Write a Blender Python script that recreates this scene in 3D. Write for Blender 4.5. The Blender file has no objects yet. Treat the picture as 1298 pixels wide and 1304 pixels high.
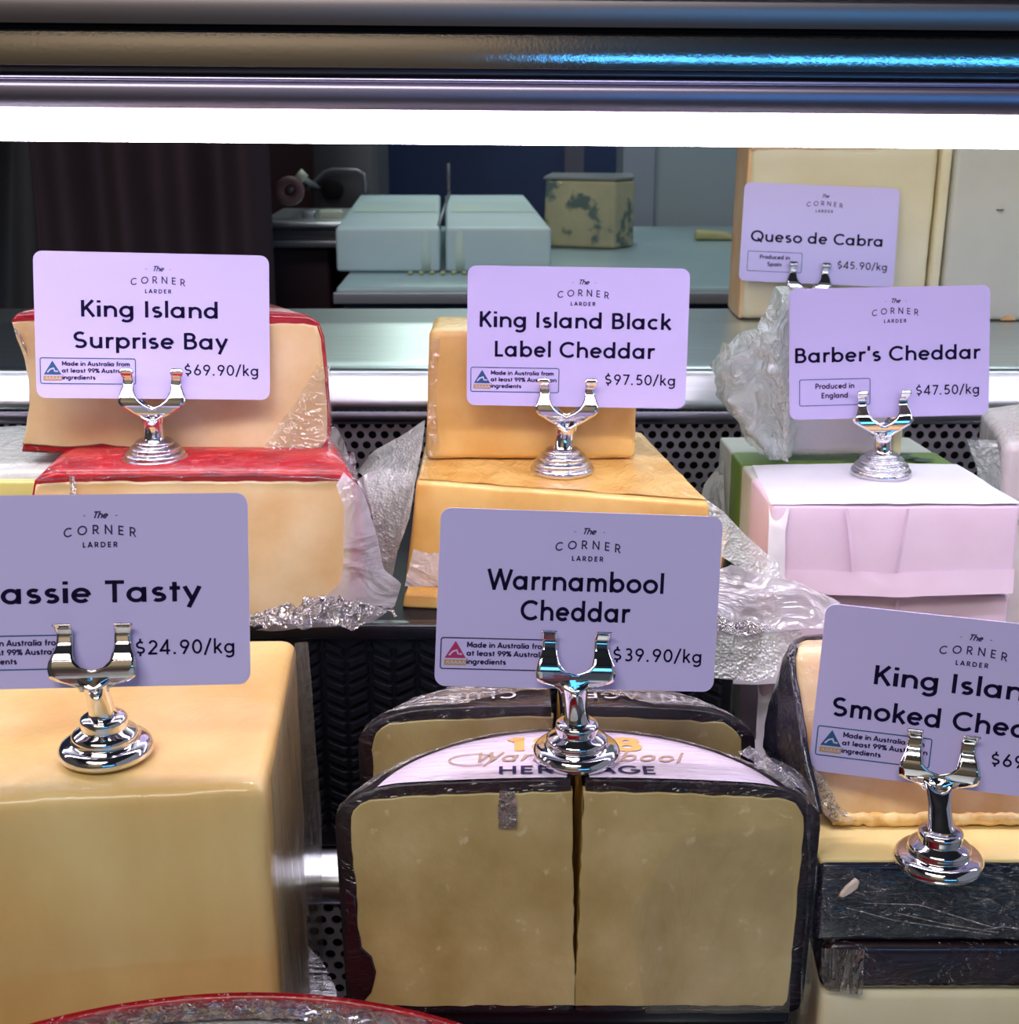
import bpy, bmesh, math, random
from mathutils import Vector, Matrix, Euler, noise
random.seed(7)
S = bpy.context.scene
C = S.collection
PI = math.pi

# ------------------------------------------------------------------ camera
PX, CX, CY, PITCH = 1800.0, 649.0, 652.0, math.radians(17)
SP, CP = math.sin(PITCH), math.cos(PITCH)
cam_d = bpy.data.cameras.new('camera'); cam = bpy.data.objects.new('camera', cam_d); C.objects.link(cam)
cam_d.sensor_fit = 'HORIZONTAL'; cam_d.sensor_width = 36; cam_d.lens = 36 * PX / 1298
cam_d.clip_start = .01; cam_d.clip_end = 50
cam_d.dof.use_dof = True; cam_d.dof.focus_distance = .46; cam_d.dof.aperture_fstop = 42
cam.location = (0, 0, 0); cam.rotation_euler = (PI / 2 - PITCH, 0, 0)
S.camera = cam

# ------------------------------------------------------------------ world, exposure, lights
W = bpy.data.worlds.new('world'); S.world = W; W.use_nodes = True
bg = W.node_tree.nodes['Background']; bg.inputs[0].default_value = (.57, .60, .72, 1); bg.inputs[1].default_value = .36
S.view_settings.view_transform = 'Standard'; S.view_settings.look = 'None'
S.view_settings.exposure = 0.0; S.view_settings.gamma = 1.0; S.view_settings.use_curve_mapping = False
LED_COLOR, LED_POWER = (.97, .84, 1.0), 27.0

def area(name, loc, target, sx, sy, power, color):
    l = bpy.data.lights.new(name, 'AREA'); l.shape = 'RECTANGLE'; l.size = sx; l.size_y = sy
    l.energy = power; l.color = color
    o = bpy.data.objects.new(name, l); C.objects.link(o); o.location = loc
    o.rotation_euler = (Vector(target) - Vector(loc)).to_track_quat('-Z', 'Y').to_euler()
    return o
area('shop_ceiling_light', (-.5, -1.0, 1.7), (0, .4, -.2), 1.6, .5, 30, (1, .95, .90))
area('added_wall_fill', (-.8, -2.2, 1.9), (-.8, -3.1, .4), 1.6, .3, 22, (1, .93, .84))  # unseen fill added to brighten the tan wall the canopy reflects
area('staff_ceiling_light', (.35, 1.75, 1.3), (.2, 1.3, -.2), .9, .4, 17, (.84, .97, 1))

# ------------------------------------------------------------------ pixel helpers: a ray of the photo met with a real plane
def ray(px, py, y=None, z=None):
    a, v = (px - CX) / PX, (py - CY) / PX
    d = Vector((a, CP - v * SP, -SP - v * CP))
    return d * (y / d.y) if y is not None else d * (z / d.z)

# ------------------------------------------------------------------ materials
MATS = {}
def new_mat(name):
    m = bpy.data.materials.new(name); m.use_nodes = True; m.node_tree.nodes.clear()
    nt = m.node_tree; out = nt.nodes.new('ShaderNodeOutputMaterial'); return m, nt, out
def N(nt, t, **kw):
    n = nt.nodes.new('ShaderNode' + t)
    for k, v in kw.items():
        if k.startswith('i_'): n.inputs[k[2:].replace('_', ' ')].default_value = v
        else: setattr(n, k, v)
    return n
def coords(nt, scale=(1, 1, 1)):
    tc = N(nt, 'TexCoord'); mp = N(nt, 'Mapping'); mp.inputs['Scale'].default_value = scale
    nt.links.new(tc.outputs['Object'], mp.inputs[0]); return mp.outputs[0]
def ramp(nt, fac, stops):
    r = N(nt, 'ValToRGB'); e = r.color_ramp.elements
    while len(e) < len(stops): e.new(.5)
    for el, (p, c) in zip(e, stops): el.position = p; el.color = (*c, 1) if len(c) == 3 else c
    nt.links.new(fac, r.inputs[0]); return r.outputs[0]
def pmat(name, c1, c2=None, rough=.5, metal=0, nscale=60, bump=0, bscale=300, sss=0, coat=0, coat_rough=.1,
         wrinkle=0, wscale=(60, 60, 60), spec=.5, detail=4, speck=None, veins=None, contrast=(.35, .65), emit=None, aniso=None):
    m, nt, out = new_mat(name); p = N(nt, 'BsdfPrincipled'); L = nt.links.new; v = coords(nt, aniso or (1, 1, 1))
    L(p.outputs[0], out.inputs[0]); p.inputs['Roughness'].default_value = rough; p.inputs['Metallic'].default_value = metal
    p.inputs['Specular IOR Level'].default_value = spec
    if c2:
        n = N(nt, 'TexNoise'); n.inputs['Scale'].default_value = nscale; n.inputs['Detail'].default_value = detail; L(v, n.inputs[0])
        col = ramp(nt, n.outputs[0], [(contrast[0], c1), (contrast[1], c2)])
        if speck:
            n2 = N(nt, 'TexNoise'); n2.inputs['Scale'].default_value = speck[1]; n2.inputs['Detail'].default_value = 6; L(v, n2.inputs[0])
            mx = N(nt, 'Mix', data_type='RGBA'); f = ramp(nt, n2.outputs[0], [(speck[2], (0, 0, 0)), (speck[2] + .07, (1, 1, 1))])
            L(f, mx.inputs[0]); L(col, mx.inputs[6]); mx.inputs[7].default_value = (*speck[0], 1); col = mx.outputs[2]
        L(col, p.inputs['Base Color'])
    else: p.inputs['Base Color'].default_value = (*c1, 1)
    if bump:
        n = N(nt, 'TexNoise'); n.inputs['Scale'].default_value = bscale; n.inputs['Detail'].default_value = 5; L(v, n.inputs[0])
        b = N(nt, 'Bump'); b.inputs['Strength'].default_value = bump; b.inputs['Distance'].default_value = .0006
        L(n.outputs[0], b.inputs['Height']); L(b.outputs[0], p.inputs['Normal'])
    if sss:
        p.inputs['Subsurface Weight'].default_value = sss; p.inputs['Subsurface Radius'].default_value = (1, .55, .25); p.inputs['Subsurface Scale'].default_value = .006
    if coat:
        p.inputs['Coat Weight'].default_value = coat; p.inputs['Coat Roughness'].default_value = coat_rough
        if wrinkle:
            tc = N(nt, 'TexCoord'); mp = N(nt, 'Mapping'); mp.inputs['Scale'].default_value = wscale; mp.inputs['Rotation'].default_value = (.3, .5, .6)
            L(tc.outputs['Object'], mp.inputs[0])
            n = N(nt, 'TexNoise'); n.inputs['Scale'].default_value = 1; n.inputs['Detail'].default_value = 3; n.inputs['Distortion'].default_value = 1.5; L(mp.outputs[0], n.inputs[0])
            r = ramp(nt, n.outputs[0], [(.40, (0, 0, 0)), (.5, (1, 1, 1)), (.6, (0, 0, 0))])
            b = N(nt, 'Bump'); b.inputs['Strength'].default_value = wrinkle; b.inputs['Distance'].default_value = .0012
            L(r, b.inputs['Height']); L(b.outputs[0], p.inputs['Coat Normal'])
    if emit:
        p.inputs['Emission Color'].default_value = (*emit[0], 1); p.inputs['Emission Strength'].default_value = emit[1]
    MATS[name] = m; return m
def film(name, milk=.06, gloss=.16, scale=(90, 90, 90), rough=.12, wr=.8, emboss=0, tint=(.95, .97, .97), milk_col=(.85, .88, .9), streak=.15):
    """thin clear plastic: transparent sheet, glossy wrinkles, a little milkiness"""
    m, nt, out = new_mat(name); L = nt.links.new
    v = coords(nt, scale)
    n = N(nt, 'TexNoise'); n.inputs['Scale'].default_value = 1; n.inputs['Detail'].default_value = 4; n.inputs['Distortion'].default_value = 1.2; L(v, n.inputs[0])
    rid = ramp(nt, n.outputs[0], [(.38, (0, 0, 0)), (.5, (1, 1, 1)), (.62, (0, 0, 0))])
    b = N(nt, 'Bump'); b.inputs['Strength'].default_value = wr; b.inputs['Distance'].default_value = .0015; L(rid, b.inputs['Height'])
    nrm = b.outputs[0]
    if emboss:
        v2 = coords(nt, (emboss,) * 3); vo = N(nt, 'TexVoronoi'); vo.inputs['Scale'].default_value = 1; L(v2, vo.inputs[0])
        b2 = N(nt, 'Bump'); b2.inputs['Strength'].default_value = .9; b2.inputs['Distance'].default_value = .0006
        L(vo.outputs['Distance'], b2.inputs['Height']); L(nrm, b2.inputs['Normal']); nrm = b2.outputs[0]
    tr = N(nt, 'BsdfTransparent'); tr.inputs[0].default_value = (*tint, 1)
    gl = N(nt, 'BsdfGlossy'); gl.inputs['Roughness'].default_value = rough; gl.inputs[0].default_value = (1, 1, 1, 1); L(nrm, gl.inputs['Normal'])
    df = N(nt, 'BsdfDiffuse'); df.inputs[0].default_value = (*milk_col, 1); L(nrm, df.inputs['Normal'])
    tl = N(nt, 'BsdfTranslucent'); tl.inputs[0].default_value = (*milk_col, 1)
    dd = N(nt, 'MixShader'); dd.inputs[0].default_value = .4; L(df.outputs[0], dd.inputs[1]); L(tl.outputs[0], dd.inputs[2])
    mm = N(nt, 'Math', operation='MULTIPLY_ADD'); L(n.outputs[0], mm.inputs[0]); mm.inputs[1].default_value = milk * 1.4; mm.inputs[2].default_value = milk * .3
    m1 = N(nt, 'MixShader'); L(mm.outputs[0], m1.inputs[0]); L(tr.outputs[0], m1.inputs[1]); L(dd.outputs[0], m1.inputs[2])
    lw = N(nt, 'LayerWeight'); lw.inputs[0].default_value = .25; L(nrm, lw.inputs['Normal'])
    a = N(nt, 'Math', operation='MULTIPLY_ADD'); L(lw.outputs['Fresnel'], a.inputs[0]); a.inputs[1].default_value = gloss * 2.2; a.inputs[2].default_value = gloss * .35
    a2 = N(nt, 'Math', operation='MULTIPLY_ADD', use_clamp=True); L(rid, a2.inputs[0]); a2.inputs[1].default_value = streak; L(a.outputs[0], a2.inputs[2])
    m2 = N(nt, 'MixShader'); L(a2.outputs[0], m2.inputs[0]); L(m1.outputs[0], m2.inputs[1]); L(gl.outputs[0], m2.inputs[2]); L(m2.outputs[0], out.inputs[0])
    MATS[name] = m; return m
def emis(name, col, s):
    m, nt, out = new_mat(name); e = N(nt, 'Emission'); e.inputs[0].default_value = (*col, 1); e.inputs[1].default_value = s
    nt.links.new(e.outputs[0], out.inputs[0]); return m

M_led = emis('lamp_diffuser', LED_COLOR, LED_POWER)
M_card = pmat('card_plastic', (.61, .54, .90), rough=.32, spec=.4)
M_cardb = pmat('card_plastic_back', (.70, .60, .93), rough=.3)
M_ink = pmat('ink_navy', (.008, .005, .035), rough=.8, spec=.1)
M_ink2 = pmat('ink_grey', (.045, .035, .11), rough=.8, spec=.1)
M_blue = pmat('ink_blue', (.02, .10, .24), rough=.5)
M_red_ink = pmat('ink_crimson', (.45, .02, .12), rough=.5)
M_gold = pmat('ink_gold', (.52, .32, .10), rough=.5)
M_chrome = pmat('chrome', (.78, .77, .80), rough=.07, metal=1)
M_hammer = pmat('hammered_chrome', (.72, .72, .76), rough=.16, metal=1, bump=1.0, bscale=420)
M_steel = pmat('brushed_steel', (.62, .68, .70), (.70, .76, .77), rough=.30, metal=1, nscale=30, aniso=(1, 20, 20))
M_steel2 = pmat('satin_steel_dark', (.22, .21, .25), rough=.35, metal=1)
M_perf = pmat('perforated_steel', (.34, .32, .36), rough=.45, metal=.5)
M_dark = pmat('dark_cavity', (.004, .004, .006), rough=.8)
M_black = pmat('black_plastic', (.004, .005, .010), rough=.5, spec=.3)
M_blackg = pmat('black_gloss_plastic', (.01, .01, .016), rough=.18)

M_tassie = pmat('tassie_cheese', (.70, .44, .13), (.86, .65, .29), nscale=24, detail=8, aniso=(1, 1, .4), rough=.5, sss=.35, coat=.6, coat_rough=.16, wrinkle=.14, wscale=(60, 40, 18), bump=.25, bscale=90, contrast=(.3, .7))
M_warr = pmat('warr_cheese', (.48, .35, .13), (.66, .52, .25), nscale=40, detail=9, rough=.5, sss=.3, coat=.5, coat_rough=.14, wrinkle=.3, wscale=(30, 40, 60), bump=.7, bscale=190, speck=((.72, .60, .35), 170, .66), aniso=(1, 1, .8))
M_warrin = pmat('warr_cheese_lit_gap', (.80, .58, .22), (.66, .46, .14), nscale=80, rough=.5, sss=.3)  # lighter than the cut face: lamp light in the gap put into the colour
M_surp = pmat('surprise_cheese', (.74, .50, .23), (.86, .66, .38), nscale=40, detail=8, rough=.45, sss=.35, coat=.6, coat_rough=.1, wrinkle=.35, wscale=(50, 60, 60), bump=.2, bscale=120)
M_redwax = pmat('red_wax', (.46, .008, .016), (.30, .005, .013), nscale=70, rough=.3, coat=.8, coat_rough=.12, wrinkle=.5, wscale=(110, 110, 110), bump=.3, bscale=200)
M_blk_c = pmat('black_label_cheese', (.72, .41, .10), (.84, .56, .19), nscale=45, detail=8, rough=.42, sss=.35, coat=.6, coat_rough=.12, wrinkle=.35, wscale=(90, 90, 90), bump=.3, bscale=110)
M_blk_rind = pmat('black_label_rind', (.62, .33, .07), (.80, .52, .17), nscale=60, rough=.42, coat=.6, coat_rough=.1, wrinkle=.5, wscale=(80, 30, 80), bump=.5, bscale=160, detail=7)
M_wax = pmat('black_wax', (.010, .009, .014), (.030, .012, .022), nscale=60, rough=.32, coat=.8, coat_rough=.1, wrinkle=.7, wscale=(60, 140, 140), bump=.5, bscale=240)
M_waxb = pmat('brown_black_wax', (.014, .007, .010), (.034, .012, .018), nscale=45, rough=.26, coat=.7, coat_rough=.14, wrinkle=.5, wscale=(50, 90, 90))
M_wrapwax = pmat('wrapped_black_wax', (.006, .006, .016), (.016, .014, .035), nscale=30, rough=.25, coat=.8, coat_rough=.12, wrinkle=.6, wscale=(50, 200, 160))
M_queso = pmat('queso_cheese', (.76, .68, .42), (.82, .76, .54), nscale=18, rough=.45, sss=.3, bump=.3, bscale=150, coat=.3)
M_quesor = pmat('queso_rind', (.84, .46, .20), (.86, .62, .36), nscale=40, rough=.5, sss=.2)
M_quesog = pmat('pale_grey_cheese', (.56, .56, .47), (.64, .63, .53), nscale=14, rough=.5, sss=.2, bump=.4, bscale=110)
M_smoked = pmat('smoked_cheese', (.84, .50, .20), (.93, .70, .42), nscale=60, detail=8, rough=.45, sss=.35, coat=.6, wrinkle=.5, wscale=(60, 60, 100), bump=.6, bscale=130)
M_smokedt = pmat('smoked_cheese_top', (.93, .72, .34), (.90, .64, .24), nscale=20, rough=.35, sss=.35, coat=.6, bump=.2)
M_rough_rind = pmat('torn_cheese_edge', (.75, .45, .13), (.92, .70, .34), nscale=160, rough=.5, bump=1, bscale=260, sss=.2)
M_paper = pmat('wax_paper', (.80, .62, .78), (.84, .68, .83), nscale=40, rough=.55, bump=.3, bscale=60, sss=.1)
M_paperw = pmat('white_paper', (.78, .77, .86), (.84, .83, .90), nscale=30, rough=.55, bump=.2, bscale=80)
M_carton = pmat('white_carton', (.55, .58, .52), (.62, .65, .58), nscale=20, rough=.6)
M_green = pmat('green_print', (.13, .24, .04), (.17, .30, .05), nscale=30, rough=.5)
M_greend = pmat('dark_green_print', (.02, .07, .04), rough=.5)
M_whitech = pmat('wrapped_white_cheese', (.74, .66, .66), (.80, .74, .74), nscale=20, rough=.4, sss=.3, coat=.9, coat_rough=.1, wrinkle=1, wscale=(90, 90, 60))
M_label = pmat('wheel_label', (.80, .68, .86), rough=.3, coat=.7, coat_rough=.1, wrinkle=.4, wscale=(20, 150, 150))
M_scale = pmat('gold_print', (.74, .43, .13), rough=.4)
M_brown = pmat('brown_print', (.42, .30, .22), rough=.4)
M_white = pmat('white_print', (.85, .85, .82), rough=.4)
M_board = pmat('white_polyethylene', (.42, .56, .60), (.48, .62, .64), nscale=9, rough=.45)
M_boardy = pmat('stained_polyethylene', (.46, .58, .50), (.40, .54, .56), nscale=20, rough=.5)
M_counter = pmat('counter_surface', (.26, .38, .42), (.30, .42, .44), nscale=6, rough=.35)
M_grey = pmat('grey_wall_panel', (.26, .34, .39), (.29, .37, .42), nscale=4, rough=.5)
M_post = pmat('pale_post', (.25, .30, .38), rough=.4)
M_bluew = pmat('blue_wall', (.020, .045, .14), (.010, .022, .08), nscale=3, rough=.6)
M_machine = pmat('machine_grey', (.11, .11, .125), rough=.35, metal=.3)
M_mach2 = pmat('machine_pale', (.26, .27, .30), rough=.3, metal=.5)
M_cloth = pmat('plum_cloth', (.022, .010, .020), (.034, .018, .026), nscale=5, rough=.85)
M_cloth2 = pmat('charcoal_cloth', (.024, .026, .034), (.034, .036, .042), nscale=6, rough=.85)
M_maroon = pmat('maroon_panel', (.040, .010, .018), (.028, .008, .014), nscale=5, rough=.6)
M_pink = pmat('dusty_pink_rubber', (.16, .085, .10), rough=.6)
M_ivory = pmat('ivory_plastic', (.48, .52, .42), rough=.4)
M_bluech = pmat('blue_vein_cheese', (.42, .40, .24), (.32, .32, .20), nscale=26, rough=.5, speck=((.07, .12, .11), 45, .55), coat=.5, wrinkle=.5, wscale=(60, 60, 60))
M_grana = pmat('small_cheese', (.36, .36, .16), (.42, .40, .20), nscale=80, rough=.5)
M_film = film('clear_film')
M_bag = film('crumpled_bag', milk=.50, gloss=.20, scale=(110, 110, 80), wr=.8, streak=.16, rough=.2, milk_col=(.88, .96, .92))
M_vac = film('embossed_bag', milk=.5, gloss=.16, scale=(60, 60, 60), wr=.4, emboss=900, streak=.10, rough=.22, milk_col=(.84, .92, .90))
M_milky = film('milky_film', milk=.62, gloss=.14, scale=(40, 40, 40), wr=.5, rough=.2, milk_col=(.78, .76, .84), streak=.10)
M_streak = film('streaky_film', milk=.35, gloss=.20, scale=(160, 160, 8), wr=.8, streak=.16, milk_col=(.45, .42, .32))
M_scrunch = film('scrunched_film', milk=.30, gloss=.6, scale=(260, 260, 200), wr=1.6, streak=.5, rough=.08, milk_col=(.65, .5, .72))

# ------------------------------------------------------------------ object helpers
def thing(name, label, cat, loc=(0, 0, 0), group=None, rot=None):
    o = bpy.data.objects.new(name, None); C.objects.link(o); o.empty_display_size = .01
    o.location = loc
    if rot is not None: o.rotation_euler = rot
    o['label'] = label; o['category'] = cat
    if group: o['group'] = group
    return o
def tag(o, label=None, cat=None, group=None, kind=None):
    if label: o['label'] = label
    if cat: o['category'] = cat
    if group: o['group'] = group
    if kind: o['kind'] = kind
    return o
def mesh_obj(name, verts, faces, mat, parent=None, smooth=False, world=True, weld=False):
    me = bpy.data.meshes.new(name)
    off = Vector((0, 0, 0)); p = parent
    if world:
        while p: off += Vector(p.location); p = p.parent
    me.from_pydata([tuple(Vector(v) - off) for v in verts], [], faces)
    bm = bmesh.new(); bm.from_mesh(me)
    if weld: bmesh.ops.remove_doubles(bm, verts=bm.verts, dist=1e-6)
    bmesh.ops.recalc_face_normals(bm, faces=bm.faces)
    if smooth:
        for f in bm.faces: f.smooth = True
    bm.to_mesh(me); bm.free()
    me.materials.append(mat)
    o = bpy.data.objects.new(name, me); C.objects.link(o)
    if parent: o.parent = parent
    return o
def rel(parent, pts):
    return pts
class MB:
    def __init__(s): s.v = []; s.f = []
    def add(s, v, f):
        k = len(s.v); s.v += [tuple(x) for x in v]; s.f += [tuple(i + k for i in q) for q in f]; return s
    def box(s, a, b, M=None):
        x0, y0, z0 = a; x1, y1, z1 = b
        v = [Vector(p) for p in [(x0, y0, z0), (x1, y0, z0), (x1, y1, z0), (x0, y1, z0), (x0, y0, z1), (x1, y0, z1), (x1, y1, z1), (x0, y1, z1)]]
        if M: v = [M @ p for p in v]
        return s.add(v, [(0, 3, 2, 1), (4, 5, 6, 7), (0, 1, 5, 4), (1, 2, 6, 5), (2, 3, 7, 6), (3, 0, 4, 7)])
    def tube(s, pts, r, n=12, closed=False):
        pts = [Vector(p) for p in pts]; rings = []; up = None
        rr = r if isinstance(r, (list, tuple)) else [r] * len(pts)
        for i, p in enumerate(pts):
            t = (pts[(i + 1) % len(pts)] if (closed or i < len(pts) - 1) else p) - (pts[i - 1] if (closed or i > 0) else p)
            t.normalize()
            if up is None: up = t.orthogonal().normalized()
            up = (up - t * up.dot(t)).normalized(); w = t.cross(up)
            rings.append([p + (up * math.cos(a) + w * math.sin(a)) * rr[i] for a in [2 * PI * k / n for k in range(n)]])
        v = [q for ring in rings for q in ring]; f = []
        m = len(rings)
        for i in range(m if closed else m - 1):
            for k in range(n):
                a, b = i * n + k, i * n + (k + 1) % n; c, d = ((i + 1) % m) * n + (k + 1) % n, ((i + 1) % m) * n + k
                f.append((a, b, c, d))
        if not closed: f.append(tuple(range(n - 1, -1, -1))); f.append(tuple((m - 1) * n + k for k in range(n)))
        return s.add(v, f)
    def obj(s, name, mat, parent=None, smooth=False, world=True, weld=False):
        return mesh_obj(name, s.v, s.f, mat, parent, smooth, world, weld)
def lathe(name, prof, loc, mat, parent, n=48, scale=1, world=False):
    v, f = [], []
    for r, z in prof:
        for k in range(n):
            a = 2 * PI * k / n; v.append((loc[0] + r * scale * math.cos(a), loc[1] + r * scale * math.sin(a), loc[2] + z * scale))
    for i in range(len(prof) - 1):
        for k in range(n): f.append((i * n + k, i * n + (k + 1) % n, (i + 1) * n + (k + 1) % n, (i + 1) * n + k))
    f.append(tuple(range(n - 1, -1, -1))); f.append(tuple((len(prof) - 1) * n + k for k in range(n)))
    o = mesh_obj(name, v, f, mat, parent, True, world); return o
def smooth_profile(pts, steps=4):
    out = []
    P = [Vector((a, b, 0)) for a, b in pts]
    for i in range(len(P) - 1):
        p0, p1, p2, p3 = P[max(i - 1, 0)], P[i], P[i + 1], P[min(i + 2, len(P) - 1)]
        for k in range(steps):
            t = k / steps
            q = .5 * ((2 * p1) + (p2 - p0) * t + (2 * p0 - 5 * p1 + 4 * p2 - p3) * t * t + (3 * p1 - p0 - 3 * p2 + p3) * t ** 3)
            out.append((max(q.x, 0), q.y))
    out.append(pts[-1]); return out
def fbm(p, s, seed=0):
    q = Vector(p) * s + Vector((seed * 7.3, seed * 3.1, -seed * 5.7))
    return noise.noise(q) + .5 * noise.noise(q * 2.1) + .25 * noise.noise(q * 4.3)
def hexa(name, c8, r, mat, parent, cells=.006, amp=0, nscale=40, seed=1, post=None):
    """rounded box warped to eight corners: front FLb FRb BRb BLb then the same on top"""
    c = [Vector(q) for q in c8]
    size = [((c[1] - c[0]).length + (c[5] - c[4]).length) / 2, ((c[3] - c[0]).length + (c[7] - c[4]).length) / 2, ((c[4] - c[0]).length + (c[6] - c[2]).length) / 2]
    r = min(r, min(size) * .49)
    def ax(L):
        k = max(2, min(60, int((L - 2 * r) / cells)))
        e = [0, .12 * r, .3 * r, .6 * r]
        return e + [r + (L - 2 * r) * i / k for i in range(k + 1)] + [L - q for q in reversed(e)]
    A = [ax(L) for L in size]; v, f = [], []
    for d in range(3):
        u, w = (d + 1) % 3, (d + 2) % 3
        for side in (0, size[d]):
            k0 = len(v); nu, nw = len(A[u]), len(A[w])
            for i in range(nu):
                for j in range(nw):
                    p = [0, 0, 0]; p[d] = side; p[u] = A[u][i]; p[w] = A[w][j]
                    inn = [min(max(p[q], r), size[q] - r) for q in range(3)]
                    dv = Vector([p[q] - inn[q] for q in range(3)]); dv.normalize()
                    v.append(Vector(inn) + dv * r)
            for i in range(nu - 1):
                for j in range(nw - 1):
                    f.append((k0 + i * nw + j, k0 + (i + 1) * nw + j, k0 + (i + 1) * nw + j + 1, k0 + i * nw + j + 1))
    out = []
    ctr = sum(c, Vector()) / 8
    for p in v:
        a, b, h = p.x / size[0], p.y / size[1], p.z / size[2]
        lo = (c[0] * (1 - a) + c[1] * a) * (1 - b) + (c[3] * (1 - a) + c[2] * a) * b
        hi = (c[4] * (1 - a) + c[5] * a) * (1 - b) + (c[7] * (1 - a) + c[6] * a) * b
        q = lo * (1 - h) + hi * h
        if amp: q += (q - ctr).normalized() * amp * fbm(q, nscale, seed)
        if post: q = post(q, a, b, h)
        out.append(q)
    return mesh_obj(name, out, f, mat, parent, True, True, True)
def prism(name, front, depth, mat, parent, bevel=.0006, seg=2, smooth=True, jitter=0, seed=3, taper=1):
    """outline polygon (world points) pushed back along depth"""
    pts = [Vector(p) for p in front]
    if jitter:
        q = []
        for i, p in enumerate(pts):
            n_ = pts[(i + 1) % len(pts)]; k = max(1, int((n_ - p).length / .003))
            for j in range(k): q.append(p.lerp(n_, j / k))
        pts = [p + Vector((fbm(p, 220, seed), 0, fbm(p, 220, seed + 5))) * jitter for p in q]
    D = Vector(depth); n = len(pts)
    bm = bmesh.new(); off = Vector((0, 0, 0)); pp = parent
    while pp: off += Vector(pp.location); pp = pp.parent
    a = [bm.verts.new(p - off) for p in pts]; xc = (min(p.x for p in pts) + max(p.x for p in pts)) / 2
    b = [bm.verts.new(Vector(((p.x - xc) * taper + xc, p.y, p.z)) + D - off) for p in pts]
    bm.faces.new(a); bm.faces.new(b[::-1])
    for i in range(n): bm.faces.new((a[i], b[i], b[(i + 1) % n], a[(i + 1) % n]))
    bmesh.ops.recalc_face_normals(bm, faces=bm.faces)
    if bevel:
        e = [e for e in bm.edges if (e.verts[0] in a and e.verts[1] in a) or (e.verts[0] in b and e.verts[1] in b)]
        bmesh.ops.bevel(bm, geom=e, offset=bevel, segments=seg, affect='EDGES', clamp_overlap=True)
    if smooth:
        for fa in bm.faces: fa.smooth = len(fa.verts) <= 4
    me = bpy.data.meshes.new(name); bm.to_mesh(me); bm.free(); me.materials.append(mat)
    o = bpy.data.objects.new(name, me); C.objects.link(o); o.parent = parent
    return o
def loft(name, lines, mat, parent, n=24, m=16, amp=.0015, scale=120, seed=1, crease=0):
    """wrinkled sheet lofted between polylines"""
    def samp(L, t):
        L = [Vector(q) for q in L]; seg = [(L[i + 1] - L[i]).length for i in range(len(L) - 1)]; tot = sum(seg); d = t * tot
        for i, s_ in enumerate(seg):
            if d <= s_ or i == len(seg) - 1: return L[i].lerp(L[i + 1], min(1, d / max(s_, 1e-9)))
            d -= s_
    v, f = [], []
    for j in range(m + 1):
        w = j / m * (len(lines) - 1); k = min(int(w), len(lines) - 2); w -= k
        for i in range(n + 1):
            p = samp(lines[k], i / n).lerp(samp(lines[k + 1], i / n), w)
            q = p.copy(); e = fbm(p, scale, seed); e2 = fbm(p, scale * .5, seed + 9)
            if crease: e = e + crease * (abs(noise.noise(p * scale * .8)) - .3)
            q += Vector((e2 * .5, -abs(e), e * .6)) * amp
            v.append(q)
    for j in range(m):
        for i in range(n): a = j * (n + 1) + i; f.append((a, a + 1, a + n + 2, a + n + 1))
    return mesh_obj(name, v, f, mat, parent, True)

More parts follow.
